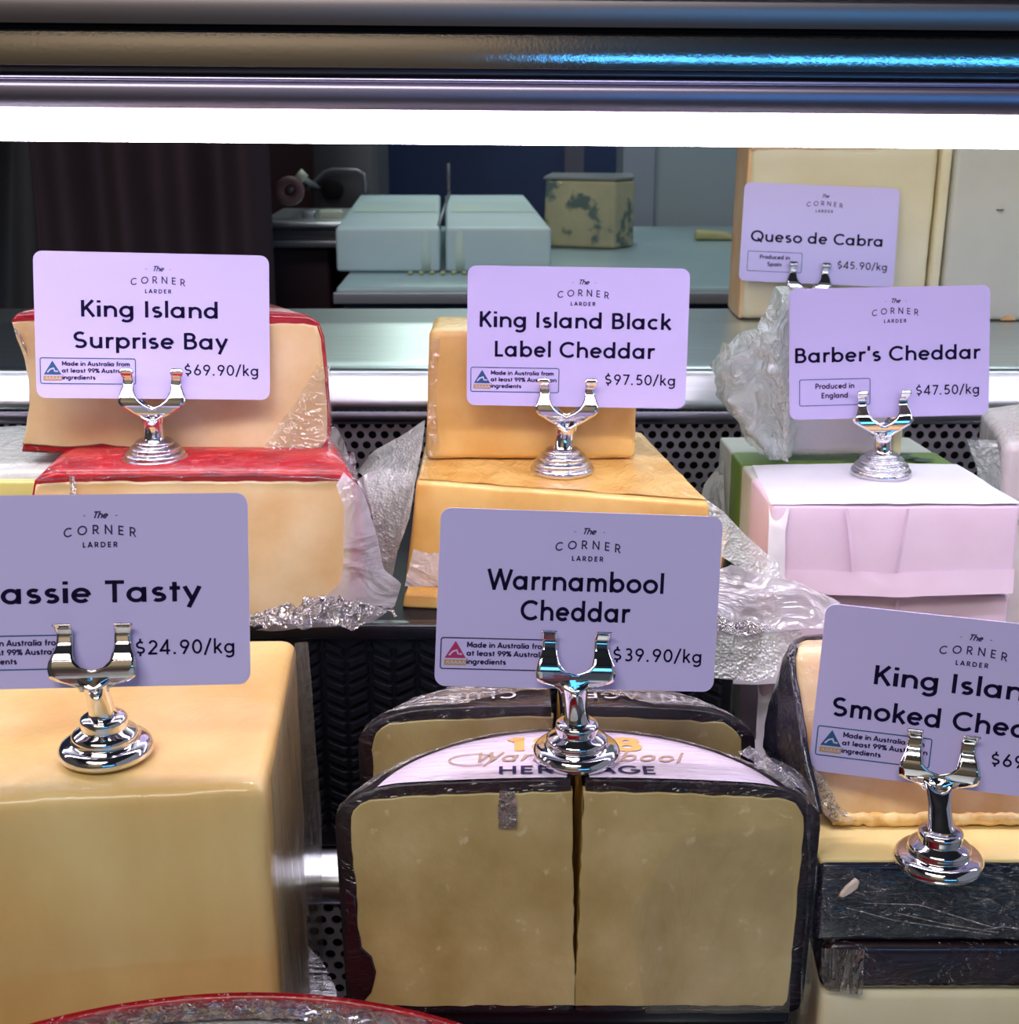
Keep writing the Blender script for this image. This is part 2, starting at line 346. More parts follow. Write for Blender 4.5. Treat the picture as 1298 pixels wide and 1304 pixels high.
# ------------------------------------------------------------------ lettering: strokes laid out like the photo's round sans
def Ar(cx, cy, rx, ry, a0, a1, n=None):
    n = n or max(4, int(abs(a1 - a0) / 15))
    return [(cx + rx * math.cos(math.radians(a0 + (a1 - a0) * i / n)), cy + ry * math.sin(math.radians(a0 + (a1 - a0) * i / n))) for i in range(n + 1)]
bowl = lambda cx: Ar(cx, .345, .27, .275, 0, 360)
ss = Ar(.37, .705, .25, .225, 40, 270) + Ar(.37, .275, .27, .205, 90, -145)
G = {
 'a': (.80, [bowl(.34), [(.62, 0), (.62, .69)]]), 'b': (.80, [[(.13, 0), (.13, 1.04)], bowl(.42)]),
 'c': (.66, [Ar(.36, .345, .27, .275, 48, 312)]), 'd': (.80, [bowl(.34), [(.62, 0), (.62, 1.04)]]),
 'e': (.74, [[(.09, .35), (.63, .35)], Ar(.36, .345, .27, .275, 0, 318)]),
 'f': (.46, [[(.2, 0), (.2, .78)] + Ar(.36, .80, .16, .17, 180, 80), [(.04, .62), (.42, .62)]]),
 'g': (.80, [bowl(.34), [(.62, .69), (.62, .0)] + Ar(.355, -.03, .265, .21, 0, -145)]),
 'h': (.76, [[(.13, 0), (.13, 1.04)], Ar(.38, .37, .25, .25, 180, 0) + [(.63, 0)]]),
 'i': (.27, [[(.13, 0), (.13, .69)], [(.13, .85), (.13, 1.0)]]),
 'k': (.62, [[(.13, 0), (.13, 1.04)], [(.54, .69), (.16, .3)], [(.27, .42), (.58, 0)]]),
 'l': (.27, [[(.13, 0), (.13, 1.04)]]),
 'm': (1.06, [[(.13, 0), (.13, .69)], Ar(.33, .41, .2, .21, 180, 0) + [(.53, 0)], Ar(.73, .41, .2, .21, 180, 0) + [(.93, 0)]]),
 'n': (.76, [[(.13, 0), (.13, .69)], Ar(.38, .37, .25, .25, 180, 0) + [(.63, 0)]]),
 'o': (.76, [Ar(.38, .345, .29, .275, 0, 360)]), 'p': (.80, [[(.13, -.28), (.13, .69)], bowl(.42)]),
 'r': (.46, [[(.13, 0), (.13, .69)], Ar(.36, .37, .23, .25, 180, 65)]),
 's': (.58, [Ar(.29, .485, .17, .13, 40, 270) + Ar(.28, .21, .19, .14, 90, -140)]),
 't': (.46, [[(.21, 0), (.21, .90)], [(.03, .62), (.41, .62)]]),
 'u': (.76, [[(.13, .69), (.13, .32)] + Ar(.37, .315, .24, .245, 180, 360), [(.61, 0), (.61, .69)]]),
 'y': (.64, [[(.05, .69), (.33, .06)], [(.59, .69), (.19, -.28)]]),
 'K': (.74, [[(.13, 0), (.13, 1)], [(.64, 1), (.15, .40)], [(.30, .58), (.68, 0)]]),
 'I': (.30, [[(.13, 0), (.13, 1)]]), 'S': (.76, [ss]),
 'B': (.78, [[(.13, 0), (.13, 1)], [(.13, .93), (.38, .93)] + Ar(.38, .735, .2, .195, 85, -85) + [(.13, .54)], [(.38, .54)] + Ar(.40, .305, .26, .235, 85, -85) + [(.13, .07)]]),
 'L': (.58, [[(.13, 1), (.13, .07), (.54, .07)]]), 'C': (.94, [Ar(.54, .5, .44, .43, 45, 315)]),
 'W': (1.18, [[(.05, 1), (.33, .04), (.60, .95), (.87, .04), (1.15, 1)]]), 'T': (.74, [[(.03, .93), (.71, .93)], [(.37, 0), (.37, .93)]]),
 'M': (1.0, [[(.13, 0), (.13, .96), (.5, .3), (.87, .96), (.87, 0)]]), 'A': (.84, [[(.04, 0), (.42, .97), (.8, 0)], [(.18, .3), (.66, .3)]]),
 'P': (.70, [[(.13, 0), (.13, 1)], [(.13, .93), (.38, .93)] + Ar(.38, .69, .23, .24, 85, -85) + [(.13, .45)]]),
 'E': (.68, [[(.6, .93), (.13, .93), (.13, .07), (.6, .07)], [(.13, .5), (.55, .5)]]),
 'Q': (1.08, [Ar(.54, .5, .44, .43, 0, 360), [(.58, .32), (.93, -.03)]]), 'O': (1.06, [Ar(.54, .5, .44, .43, 0, 360)]),
 'N': (.92, [[(.13, 0), (.13, .95), (.78, .05), (.78, 1)]]),
 'R': (.76, [[(.13, 0), (.13, 1)], [(.13, .93), (.38, .93)] + Ar(.38, .69, .23, .24, 85, -85) + [(.13, .45)], [(.36, .45), (.68, 0)]]),
 'D': (.92, [[(.13, .0), (.13, .93), (.36, .93)] + Ar(.36, .5, .44, .43, 85, -85) + [(.13, .07)]]),
 'H': (.88, [[(.13, 0), (.13, 1)], [(.75, 0), (.75, 1)], [(.13, .5), (.75, .5)]]),
 'G': (1.0, [Ar(.54, .5, .44, .43, 45, 340) + [(.95, .46), (.6, .46)]]), 'V': (.86, [[(.04, 1), (.43, .04), (.82, 1)]]),
 'U': (.88, [[(.13, 1), (.13, .35)] + Ar(.44, .36, .31, .29, 180, 360) + [(.75, 1)]]),
 '0': (.72, [Ar(.36, .5, .27, .43, 0, 360)]), '1': (.46, [[(.04, .76), (.27, .95), (.27, 0)]]),
 '2': (.68, [Ar(.34, .69, .23, .24, 165, -25) + [(.08, .07), (.62, .07)]]),
 '3': (.68, [Ar(.32, .72, .21, .21, 140, -90) + Ar(.32, .29, .25, .22, 90, -140)]),
 '4': (.72, [[(.5, 0), (.5, .97), (.05, .26), (.69, .26)]]),
 '5': (.68, [[(.57, .93), (.2, .93), (.15, .53)] + Ar(.32, .32, .26, .25, 118, -140)]),
 '6': (.70, [Ar(.35, .31, .25, .24, 0, 360), [(.13, .42), (.44, 1)]]), '7': (.62, [[(.05, .93), (.58, .93), (.22, 0)]]),
 '8': (.70, [Ar(.35, .72, .2, .21, 0, 360), Ar(.35, .29, .25, .22, 0, 360)]),
 '9': (.70, [Ar(.35, .69, .25, .24, 0, 360), [(.57, .58), (.26, 0)]]),
 '.': (.34, [[(.14, 0), (.14, .15)]]), '/': (.46, [[(.02, -.1), (.44, 1.06)]]), "'": (.26, [[(.13, .72), (.13, 1.05)]]),
 '$': (.74, [[(x * .9 + .03, y * .84 + .08) for x, y in ss], [(.36, .84), (.36, 1.1)], [(.36, -.1), (.36, .16)]]),
 '%': (.84, [Ar(.2, .76, .13, .17, 0, 360), Ar(.64, .24, .13, .17, 0, 360), [(.16, 0), (.68, 1)]]),
 '-': (.5, [[(.06, .45), (.44, .45)]]), ' ': (.32, []),
}
def text_w(t, tr=.06): return sum(G[ch][0] + tr for ch in t) - tr
def stroke(mb, pts, w, fn):
    V2 = [Vector(p) for p in pts]
    for i in range(1, len(V2) - 1):
        d1, d2 = (V2[i] - V2[i - 1]).normalized(), (V2[i + 1] - V2[i]).normalized()
        if d1.dot(d2) < .45:
            e = w * .42
            stroke(mb, [tuple(p) for p in V2[:i]] + [tuple(V2[i] + d1 * e)], w, fn)
            stroke(mb, [tuple(V2[i] - d2 * e)] + [tuple(p) for p in V2[i + 1:]], w, fn)
            return
    closed = (abs(pts[0][0] - pts[-1][0]) + abs(pts[0][1] - pts[-1][1])) < 1e-6 and len(pts) > 3
    P = [Vector((a, b)) for a, b in pts]
    if closed: P = P[:-1]
    n = len(P); v = []
    for i, p in enumerate(P):
        a = P[i - 1] if (i > 0 or closed) else None; b = P[(i + 1) % n] if (i < n - 1 or closed) else None
        d1 = (p - a).normalized() if a is not None else None; d2 = (b - p).normalized() if b is not None else None
        if d1 is None: d1 = d2
        if d2 is None: d2 = d1
        t = (d1 + d2); t = t.normalized() if t.length > 1e-6 else d1
        nn = Vector((-t.y, t.x)); k = 1 / max(.45, nn.dot(Vector((-d1.y, d1.x))))
        v += [fn(*(p + nn * w / 2 * k)), fn(*(p - nn * w / 2 * k))]
    f = [(2 * i, 2 * i + 1, (2 * i + 3) % (2 * n), (2 * i + 2) % (2 * n)) for i in range(n if closed else n - 1)]
    mb.add(v, f)
def text(mb, t, x, z, cap, fn, w=.135, align='l', tr=.06, width=None, slant=0, arc=0):
    """adds strokes of text t; fn(x, z) -> 3D; width squeezes or widens to fit"""
    tw = text_w(t, tr) * cap; sx = width / tw if width else 1; tw *= sx
    x0 = x - (tw / 2 if align == 'c' else tw if align == 'r' else 0); cur = 0
    for ch in t:
        adv, pl = G[ch]
        for p in pl:
            ww = w * (1.15 if ch == 'i' or ch == '.' else 1)
            if len(p) > 2: # subdivide nothing, keep
                pass
            def g(a, b, cur=cur, adv=adv):
                xx = x0 + (cur + a + slant * b) * cap * sx; zz = z + b * cap
                if arc:
                    u = (xx - x) / max(tw / 2, 1e-6); zz -= arc * u * u
                return fn(xx, zz)
            stroke(mb, p, ww, g)
        cur += adv + tr

# ------------------------------------------------------------------ price cards
CW, CH = .0856, .054
def price_card(pos, rot, lines, price, origin, label, k=1, tri=None, base=.44):
    l, y, r = [math.radians(a) for a in rot]
    M = Matrix.Rotation(y, 4, 'Z') @ Matrix.Rotation(l, 4, 'X') @ Matrix.Rotation(r, 4, 'Y')
    t = thing('price_card', label, 'price card', Vector(pos) * k, 'price cards in chrome clips', M.to_euler())
    rad, th = .0033, .00076; out = []
    for cx, cz, a0 in ((CW / 2 - rad, CH - rad, 0), (-CW / 2 + rad, CH - rad, 90), (-CW / 2 + rad, rad, 180), (CW / 2 - rad, rad, 270)):
        out += [(cx + rad * math.cos(math.radians(a0 + q * 15)), cz + rad * math.sin(math.radians(a0 + q * 15))) for q in range(7)]
    n = len(out); v = [(a, 0, b) for a, b in out] + [(a, th, b) for a, b in out]
    f = [tuple(range(n)), tuple(range(2 * n - 1, n - 1, -1))] + [(i, i + n, (i + 1) % n + n, (i + 1) % n) for i in range(n)]
    mesh_obj('card_panel', v, f, M_card, t, False, False)
    F = lambda u, z: (u - CW / 2, -.00012, z)                      # u from the left edge, z up from the bottom
    mb = MB()
    for i, (s, wd) in enumerate(lines):
        b = base if isinstance(base, float) else base[i]
        if not isinstance(base, float): pass
        text(mb, s, CW / 2 - .0010, CH * (1 - b), .0061, F, .168, 'c', width=wd)
    mb.obj('title_lettering', M_ink, t, world=False)
    mb = MB(); text(mb, price, CW * .955, CH * (1 - price_base), .0041, F, .14, 'r', tr=.12, width=.0280); mb.obj('price_lettering', M_ink, t, world=False)
    mb = MB(); cx = CW * .523
    text(mb, 'The', cx, CH * .877, .0019, F, .19, 'c', tr=-.02, slant=.35)
    text(mb, '-', cx - .0042, CH * .877, .0016, F, .09, 'c'); text(mb, '-', cx + .0046, CH * .877, .0016, F, .09, 'c')
    text(mb, 'CORNER', cx, CH * .795, .0026, F, .15, 'c', tr=.52, arc=.0010, width=.0200)
    text(mb, 'LARDER', cx, CH * .727, .00145, F, .22, 'c', tr=.34, width=.0096)
    mb.obj('shop_logo', M_ink2, t, world=False)
    bx0, bx1, bz0, bz1 = (.0016, .0360, CH * .10, CH * .275) if origin == 'au' else (.0042, .0342, CH * .105, CH * .305)
    mb = MB(); q = .0007
    loop = []
    for cx_, cz_, a0 in ((bx1 - q, bz1 - q, 0), (bx0 + q, bz1 - q, 90), (bx0 + q, bz0 + q, 180), (bx1 - q, bz0 + q, 270)):
        loop += Ar(cx_, cz_, q, q, a0, a0 + 90, 4)
    stroke(mb, loop + [loop[0]], .00034, F)
    mb.obj('origin_frame', M_blue if tri != 'red' else M_ink2, t, world=False)
    mb = MB()
    if origin == 'au':
        for i, s in enumerate(('Made in Australia from', 'at least 99% Australian', 'ingredients')):
            text(mb, s, .0094, bz1 - .0028 - i * .00255, .00158, F, .24, tr=.05, width=(.0246, .0258, .0120)[i])
    else:
        for i, s in enumerate(origin):
            text(mb, s, (bx0 + bx1) / 2, bz1 - .0039 - i * .0039, .0022, F, .22, 'c', tr=.06)
    mb.obj('origin_lettering', M_ink2, t, world=False)
    if origin == 'au':
        a, b = .0028, bz0 + .0033
        mb = MB(); mb.add([F(a, b), F(a + .0064, b), F(a + .0032, b + .0052)], [(0, 1, 2)])
        e = mb.obj('triangle_emblem', M_blue if tri != 'red' else M_red_ink, t, world=False)
        mb = MB()
        for k_ in range(1): stroke(mb, [(a + .0013, b + .0008), (a + .0024, b + .0020), (a + .0036, b + .0024), (a + .0040, b + .0013), (a + .0052, b + .0012)], .0005, lambda u, z: (u - CW / 2, -.0002, z))
        mb.obj('emblem_mark', M_card, t, world=False)
        mb = MB(); mb.add([F(a - .0001, b - .0022), F(a + .0065, b - .0022), F(a + .0065, b - .0005), F(a - .0001, b - .0005)], [(0, 1, 2, 3)])
        mb.obj('gold_band', M_gold, t, world=False)
        mb = MB()
        for k_ in range(5): stroke(mb, [(a + .0005 + k_ * .0012, b - .0018), (a + .0010 + k_ * .0012, b - .0009), (a + .0014 + k_ * .0012, b - .0018)], .00022, lambda u, z: (u - CW / 2, -.0002, z))
        mb.obj('band_ticks', M_card, t, world=False)
    return t
price_base = .835

# ------------------------------------------------------------------ chrome card holders
FRONT_BASE = smooth_profile([(.0118, 0), (.0132, .0012), (.0134, .0028), (.0122, .0044), (.0098, .0050), (.0094, .0056), (.0092, .0072), (.0070, .0086), (.0066, .0090), (.0067, .0112), (.0060, .0122), (.0043, .0126)])
BACK_BASE = smooth_profile([(.0122, 0), (.0126, .0010), (.0121, .0024), (.0111, .0028), (.0112, .0040), (.0102, .0050), (.0092, .0053), (.0093, .0064), (.0083, .0073), (.0071, .0076), (.0070, .0086), (.0060, .0094), (.0044, .0098)])
def clip_mesh(t, M, back_style, sc, off, name, side=-1):
    """Y plate: two arms and a shared foot; depth follows a wave"""
    # rows: (z, outer x, inner x, y)
    if back_style:
        rows = [(.0150, .0108, .0075, -.0022), (.0148, .0114, .0070, -.0026), (.0138, .0116, .0068, -.0030), (.0128, .0113, .0070, -.0020), (.0118, .0106, .0070, -.0006), (.0104, .0105, .0069, -.0008), (.0088, .0114, .0066, -.0018),
                (.0070, .0122, .0055, -.0028), (.0056, .0122, .0040, -.0032), (.0044, .0112, .0018, -.0032), (.0038, .0098, .0000, -.0030), (.0024, .0068, .0000, -.0026), (.0012, .0040, 0, -.0020), (-.0005, .0036, 0, -.0014)]
    else:
        rows = [(.0152, .0108, .0060, -.0016), (.0149, .0110, .0060, -.0022), (.0142, .0106, .0058, -.0014), (.0126, .0100, .0057, -.0004), (.0106, .0102, .0057, -.0008), (.0088, .0110, .0054, -.0024),
                (.0070, .0118, .0048, -.0034), (.0056, .0121, .0030, -.0036), (.0048, .0120, .0000, -.0034), (.0034, .0117, 0, -.0030), (.0024, .0104, 0, -.0024), (.0014, .0070, 0, -.0018), (.0004, .0046, 0, -.0016), (-.0008, .0040, 0, -.0012)]
    v, f, nc = [], [], 6
    rr = []
    if back_style: rows = [((z - .0038) * 1.36 - .0036, a, b, c) for z, a, b, c in rows]
    else: rows = [((z - .0034) * 1.27 + .0034, a, b, c) if z > .0034 else (z, a, b, c) for z, a, b, c in rows]
    for i in range(len(rows) - 1):
        for k in range(3):
            t_ = k / 3; rr.append([rows[i][q] * (1 - t_) + rows[i + 1][q] * t_ for q in range(4)])
    rr.append(rows[-1])
    for s in (-1, 1):
        k0 = len(v)
        for (z, xo, xi, y) in rr:
            for c in range(nc + 1):
                a = xi + (xo - xi) * c / nc
                yy = y * (1 if side < 0 else -1) + (0 if side < 0 else .0012)
                v.append(M @ Vector((s * a * sc, yy * sc + off, z * sc)))
        for i in range(len(rr) - 1):
            for c in range(nc):
                q = k0 + i * (nc + 1) + c; f.append((q, q + 1, q + nc + 2, q + nc + 1))
    o = mesh_obj(name, v, f, M_chrome, t, True, False, True)
    md = o.modifiers.new('thickness', 'SOLIDIFY'); md.thickness = .0005; md.offset = -1
    return o
def holder(card, base_xy, base_z, back_style, label, sc=1.0, dx=0):
    t = thing('card_holder', label, 'card holder', (base_xy[0], base_xy[1], base_z), 'chrome clip stands for the price cards')
    lathe('base', BACK_BASE if back_style else FRONT_BASE, (0, 0, 0), M_hammer if back_style else M_chrome, t, scale=sc)
    cm = Matrix.Translation(card.location) @ card.rotation_euler.to_matrix().to_4x4()
    M = Matrix.Translation(-Vector(t.location)) @ cm @ Matrix.Translation((dx, -.0006, 0))
    z0 = (.0096 if back_style else .0122) * sc
    top = M @ Vector((0, -.0024, -.0052 if back_style else .0034)); L = top - Vector((0, 0, z0))
    n = 32; v, f = [], []
    st = [(0, .0044), (.03, .0042), (.15, .0037), (.5, .0035), (.8, .0039), (1, .0046)]
    for (u, r) in st:
        for k in range(n):
            a = 2 * PI * k / n; zz = z0 + L.z * u
            if u == 1: zz -= .0022 * max(0, -math.sin(a)) ** 2      # scooped front lip
            v.append((L.x * u + r * math.cos(a) * sc, L.y * u + r * math.sin(a) * sc * .9, zz))
    for i in range(len(st) - 1):
        for k in range(n): f.append((i * n + k, i * n + (k + 1) % n, (i + 1) * n + (k + 1) % n, (i + 1) * n + k))
    # bright cup inside the lip
    k0 = len(v); v.append((L.x, L.y, z0 + L.z - .003)); b = (len(st) - 1) * n
    f += [(b + k, b + (k + 1) % n, k0) for k in range(n)]
    mesh_obj('stem', v, f, M_chrome, t, True, False)
    clip_mesh(t, M, back_style, sc, -.0006, 'clip', -1)
    clip_mesh(t, M, back_style, sc * .9, .0010, 'rear_clip', 1)
    return t

# ================================================================== THE CASE
case = thing('display_case', 'stepped stainless steel display case with perforated risers and a light canopy', 'display case', (0, .70, -.43))
def extrude_x(name, prof, x0, x1, mat, parent, smooth=True, roll=0):
    v = []; n = len(prof)
    for x in (x0, x1):
        for (y, z) in prof: v.append((x, y, z - roll * x))
    f = [(i, i + 1, n + i + 1, n + i) for i in range(n - 1)]
    return mesh_obj(name, v, f, mat, parent, smooth)
def arcp(cy, cz, r, a0, a1, n=10):
    return [(cy + r * math.cos(math.radians(a0 + (a1 - a0) * i / n)), cz + r * math.sin(math.radians(a0 + (a1 - a0) * i / n))) for i in range(n + 1)]
X0, X1 = -.55, .55
# upper shelf: flat top, gentle slope, rounded nose
up = [(.845, -.150), (.845, -.131), (.79, -.131), (.786, -.1313), (.755, -.1330), (.722, -.1348), (.706, -.1356), (.6960, -.1362), (.6930, -.1368), (.6912, -.1378)] + [(.6905 - .0050 * k / 6, -.1388 - .0127 * k / 6) for k in range(7)] + [(.6849, -.1532), (.6848, -.1548), (.6855, -.1562), (.6870, -.1570), (.690, -.1572)]
extrude_x('upper_shelf', up, X0, X1, M_steel, case)
lo = [(.69, -.2925), (.500, -.2925), (.4975, -.2928), (.4958, -.2936), (.4938, -.2948), (.4919, -.2960), (.4899, -.2972), (.4880, -.2984), (.4862, -.3000), (.4852, -.3030), (.490, -.3045)]
extrude_x('middle_shelf', lo, X0, X1, M_steel, case)
extrude_x('lip_strip', [(.6865, -.1575), (.6850, -.1590), (.6852, -.1625), (.6880, -.1645)], X0, X1, M_steel2, case)
extrude_x('lip_strip', [(.4866, -.3010), (.4845, -.3030), (.4840, -.3075), (.4860, -.3100), (.490, -.3105)], X0, X1, M_steel2, case)
MB().box((X0, .30, -.425), (X1, .70, -.4152)).obj('lower_shelf', M_steel, case)
MB().box((X0, .05, -.43), (X1, .31, -.40)).obj('front_ledge', M_steel, case)
def perforated(name, y, z1, z0, xa, xb, pitch=.0061, r=.0021):
    mb = MB(); rows = int((z1 - z0) / (pitch * .866)) + 1; cols = int((xb - xa) / pitch) + 1; m = 12
    for j in range(rows):
        for i in range(cols):
            cx = xa + (i + .5 * (j % 2)) * pitch; cz = z1 - (j + .3) * pitch * .866; v = []
            for k in range(m):
                a = 2 * PI * k / m + PI / 6; s_ = pitch / 2 / math.cos(((a + PI / 6) % (PI / 3)) - PI / 6)
                v.append((cx + s_ * math.cos(a), y, cz + s_ * math.sin(a)))
            for k in range(m):
                a = 2 * PI * k / m + PI / 6; v.append((cx + r * math.cos(a), y, cz + r * math.sin(a)))
            for k in range(m):
                a = 2 * PI * k / m + PI / 6; v.append((cx + r * math.cos(a), y + .0012, cz + r * math.sin(a)))
            f = [(k, (k + 1) % m, m + (k + 1) % m, m + k) for k in range(m)] + [(m + k, m + (k + 1) % m, 2 * m + (k + 1) % m, 2 * m + k) for k in range(m)]
            mb.add(v, f)
    return mb.obj(name, M_perf, case)
perforated('perforated_riser', .6885, -.158, -.222, -.27, .30)
perforated('perforated_riser', .4880, -.306, -.392, -.16, .16)
MB().box((X0, .700, -.29), (X1, .703, -.160)).obj('riser_hole_shade', M_dark, case)  # near-black plates added so the unlit space behind the holes reads dark
MB().box((X0, .4955, -.414), (X1, .4985, -.304)).obj('riser_hole_shade', M_dark, case)
# canopy with the lamp tube
RO = .0078
M_chan = pmat('channel_metal', (.30, .27, .38), rough=.35, metal=1)
can = [
 ('lamp_channel', [(.4628, -.0180), (.4640, -.0180), (.4640, -.0080), (.4555, -.0078), (.4450, -.0092), (.4441, -.0088), (.4440, -.0050), (.4441, -.0030), (.4447, -.0014), (.4462, -.0010)], M_chan),
 ('bright_bead', [(.4462, -.0010)] + arcp(.4455, -.0004, .0007, -90, -270, 6), pmat('polished_bead', (.55, .50, .80), rough=.3, metal=1)),
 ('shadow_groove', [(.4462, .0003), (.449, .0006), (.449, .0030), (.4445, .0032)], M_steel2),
 ('polished_rail', [(.4450 + (-(k / 16) * .00000 + .0016 * (k / 16) ** 2 - .0004 * (k / 16)), .0032 + .0100 * k / 16) for k in range(17)], pmat('polished_rail', (.50, .48, .50), rough=.11, metal=1, bump=.06, bscale=900)),
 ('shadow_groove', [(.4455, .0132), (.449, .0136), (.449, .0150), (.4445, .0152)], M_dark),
 ('upper_fascia', [(.4445, .0152), (.4441, .0170), (.4442, .0200), (.4445, .0225), (.4452, .0240)], pmat('fascia_steel', (.30, .27, .29), rough=.35, metal=1)),
 ('canopy_top', [(.443, .0240), (.449, .0246), (.449, .027), (.440, .030), (.440, .06), (.62, .075), (.62, -.0085), (.468, -.0085)], M_steel2)]
for nm, pr, mt in can: extrude_x(nm, pr, X0, X1, mt, case, roll=RO)
# lamp
lamp = thing('lamp_tube', 'long glowing white strip lamp with a pink tinge under the canopy', 'lamp', (0, .455, -.015))
lp = [(.462, -.0085)] + [(.4555 + .0072 * math.cos(math.radians(a)), -.0143 + .0064 * math.sin(math.radians(a))) for a in range(60, 421 - 120, 20)][0:0] + [(.4485, -.0080), (.4480, -.0120), (.4482, -.0165), (.4500, -.0187), (.4545, -.0194), (.4595, -.0190), (.462, -.0175), (.462, -.0085)]
extrude_x('diffuser', lp, X0, X1, M_led, lamp, roll=RO)
for s in (-1, 1):
    MB().box((s * .552 - .004, .446, -.023 - RO * s * .55), (s * .552 + .004, .464, -.006 - RO * s * .55)).obj('end_cap', M_mach2, lamp)

rear = thing('lamp_tube', 'added slim strip lamp, unseen under the canopy, brightening the upper shelf', 'lamp', (0, .605, -.012))  # extra lamp added out of sight to light the upper shelf and its steel
extrude_x('diffuser', [(.598, -.0095), (.598, -.0130), (.602, -.0155), (.609, -.0155), (.613, -.0130), (.613, -.0095)], X0, X1, emis('added_lamp_glow', (.90, .92, 1.0), 9.0), rear, roll=RO)
# woven black riser boxes (basket-weave crates)
def crate(label, x0, x1, y0, y1, z0, z1, weave=True, group='black display risers'):
    t = thing('display_riser', label, 'display riser', ((x0 + x1) / 2, (y0 + y1) / 2, z0), group)
    hexa('box_body', [(x0, y0, z0), (x1, y0, z0), (x1, y1, z0), (x0, y1, z0), (x0, y0, z1), (x1, y0, z1), (x1, y1, z1), (x0, y1, z1)], .002, M_black, t, .03)
    hexa('top_rim', [(x0 - .001, y0 - .0025, z1 - .006), (x1 + .001, y0 - .0025, z1 - .006), (x1 + .001, y0 + .004, z1 - .006), (x0 - .001, y0 + .004, z1 - .006), (x0 - .001, y0 - .0025, z1 + .0005), (x1 + .001, y0 - .0025, z1 + .0005), (x1 + .001, y0 + .004, z1 + .0005), (x0 - .001, y0 + .004, z1 + .0005)], .0015, M_blackg, t, .03)
    if weave:
        mb = MB(); cw, rh = .0090, .0052; z = z0 + .004; j = 0
        while z < z1 - .010:
            i = 0; x = x0 + .002
            while x < x1 - cw:
                s = 1 if i % 2 == 0 else -1
                v = []
                for (u, w_) in ((0, 0), (1, 0), (1, 1), (0, 1)):
                    zz = z + (.0042 * (u if s > 0 else 1 - u)) + w_ * .0038
                    v.append((x + u * cw * .94, y0 - .0001, zz))
                c = sum((Vector(q) for q in v), Vector()) / 4
                v2 = [tuple(c + (Vector(q) - c) * .62 + Vector((0, -.0016, 0))) for q in v]
                mb.add(v + v2, [(4, 5, 6, 7), (0, 1, 5, 4), (1, 2, 6, 5), (2, 3, 7, 6), (3, 0, 4, 7)])
                x += cw; i += 1
            z += rh; j += 1
        w = mb.obj('weave', M_black, t); w['kind'] = 'stuff'
    return t
ZR = -.1965
crate('woven black riser under the red-waxed and orange cheddars', -.28, .086, .4985, .655, -.2922, ZR)
crate('plain black riser under the big yellow block at the left', -.20, -.070, .345, .45, -.415, -.330, False)
crate('plain black riser under the black-waxed half wheel', -.048, .088, .384, .460, -.415, -.2810, False)
crate('plain black riser under the stacked slabs at the right', .100, .235, .350, .46, -.415, -.330, False)

# ================================================================== BACK ROW
# --- red waxed cheddars
sb2 = thing('red_waxed_cheddar', 'lower red-waxed pale cheddar block in loose clear wrap, under the first one', 'cheese', (-.12, .53, ZR), 'red waxed cheddars')
yA = .499
def P(l, y, dy=0): return [ray(a, b, y=y) + Vector((0, dy, 0)) for a, b in l]
outl = [(50, 606), (70, 600), (250, 599), (430, 600), (446, 604), (456, 618), (462, 650), (466, 700), (466, 770), (462, 793), (60, 795), (42, 790), (36, 700), (38, 640), (43, 613)]
prism('wax_rind', P(outl, yA), (-.012, .085, 0), M_redwax, sb2, .0015, 3, taper=.84)
cut = [(46, 616), (120, 613), (440, 613), (449, 624), (452, 650), (448, 700), (446, 790), (62, 792), (45, 780), (42, 700), (42, 640)]
prism('cut_face', P(cut, yA, -.0008), (0, .004, 0), M_surp, sb2, .0006, 2, jitter=.0004)
loft('plastic_wrap', [P([(438, 600), (456, 612), (468, 640), (480, 680), (490, 725), (512, 742), (503, 770), (470, 795)], yA, -.001), P([(430, 612), (440, 640), (440, 680), (440, 710), (436, 735), (420, 750), (400, 770), (330, 795)], yA, -.006)], M_milky, sb2, 40, 16, .0011, 90, 2, .5)
loft('plastic_wrap', [P([(300, 778), (350, 768), (400, 752), (440, 752), (500, 770)], yA, -.005), [ray(a, b, y=yA - .010) for a, b in [(300, 797), (350, 797), (400, 795), (450, 793), (504, 776)]]], M_scrunch, sb2, 60, 16, .0035, 300, 4, 1.5)
loft('plastic_wrap', [P([(60, 596), (90, 604), (92, 625), (84, 640)], yA, -.0016), P([(66, 594), (98, 603), (100, 625), (90, 642)], yA, -.003)], M_scrunch, sb2, 20, 4, .0008, 200, 8)
loft('plastic_wrap', [[ray(a, b, y=yA - .002) for a, b in [(44, 612), (200, 606), (330, 606), (456, 612)]], [Vector((ray(a, b, y=yA).x, .530, ZR + .059)) for a, b in [(60, 600), (200, 600), (330, 600), (440, 600)]]], film('shade_tinted_film', milk=.42, gloss=.14, scale=(50, 90, 50), milk_col=(.30, .17, .24), streak=.12), sb2, 50, 10, .0012, 120, 3)  # clear wrap tinted dark purple to carry the upper cheese's shade

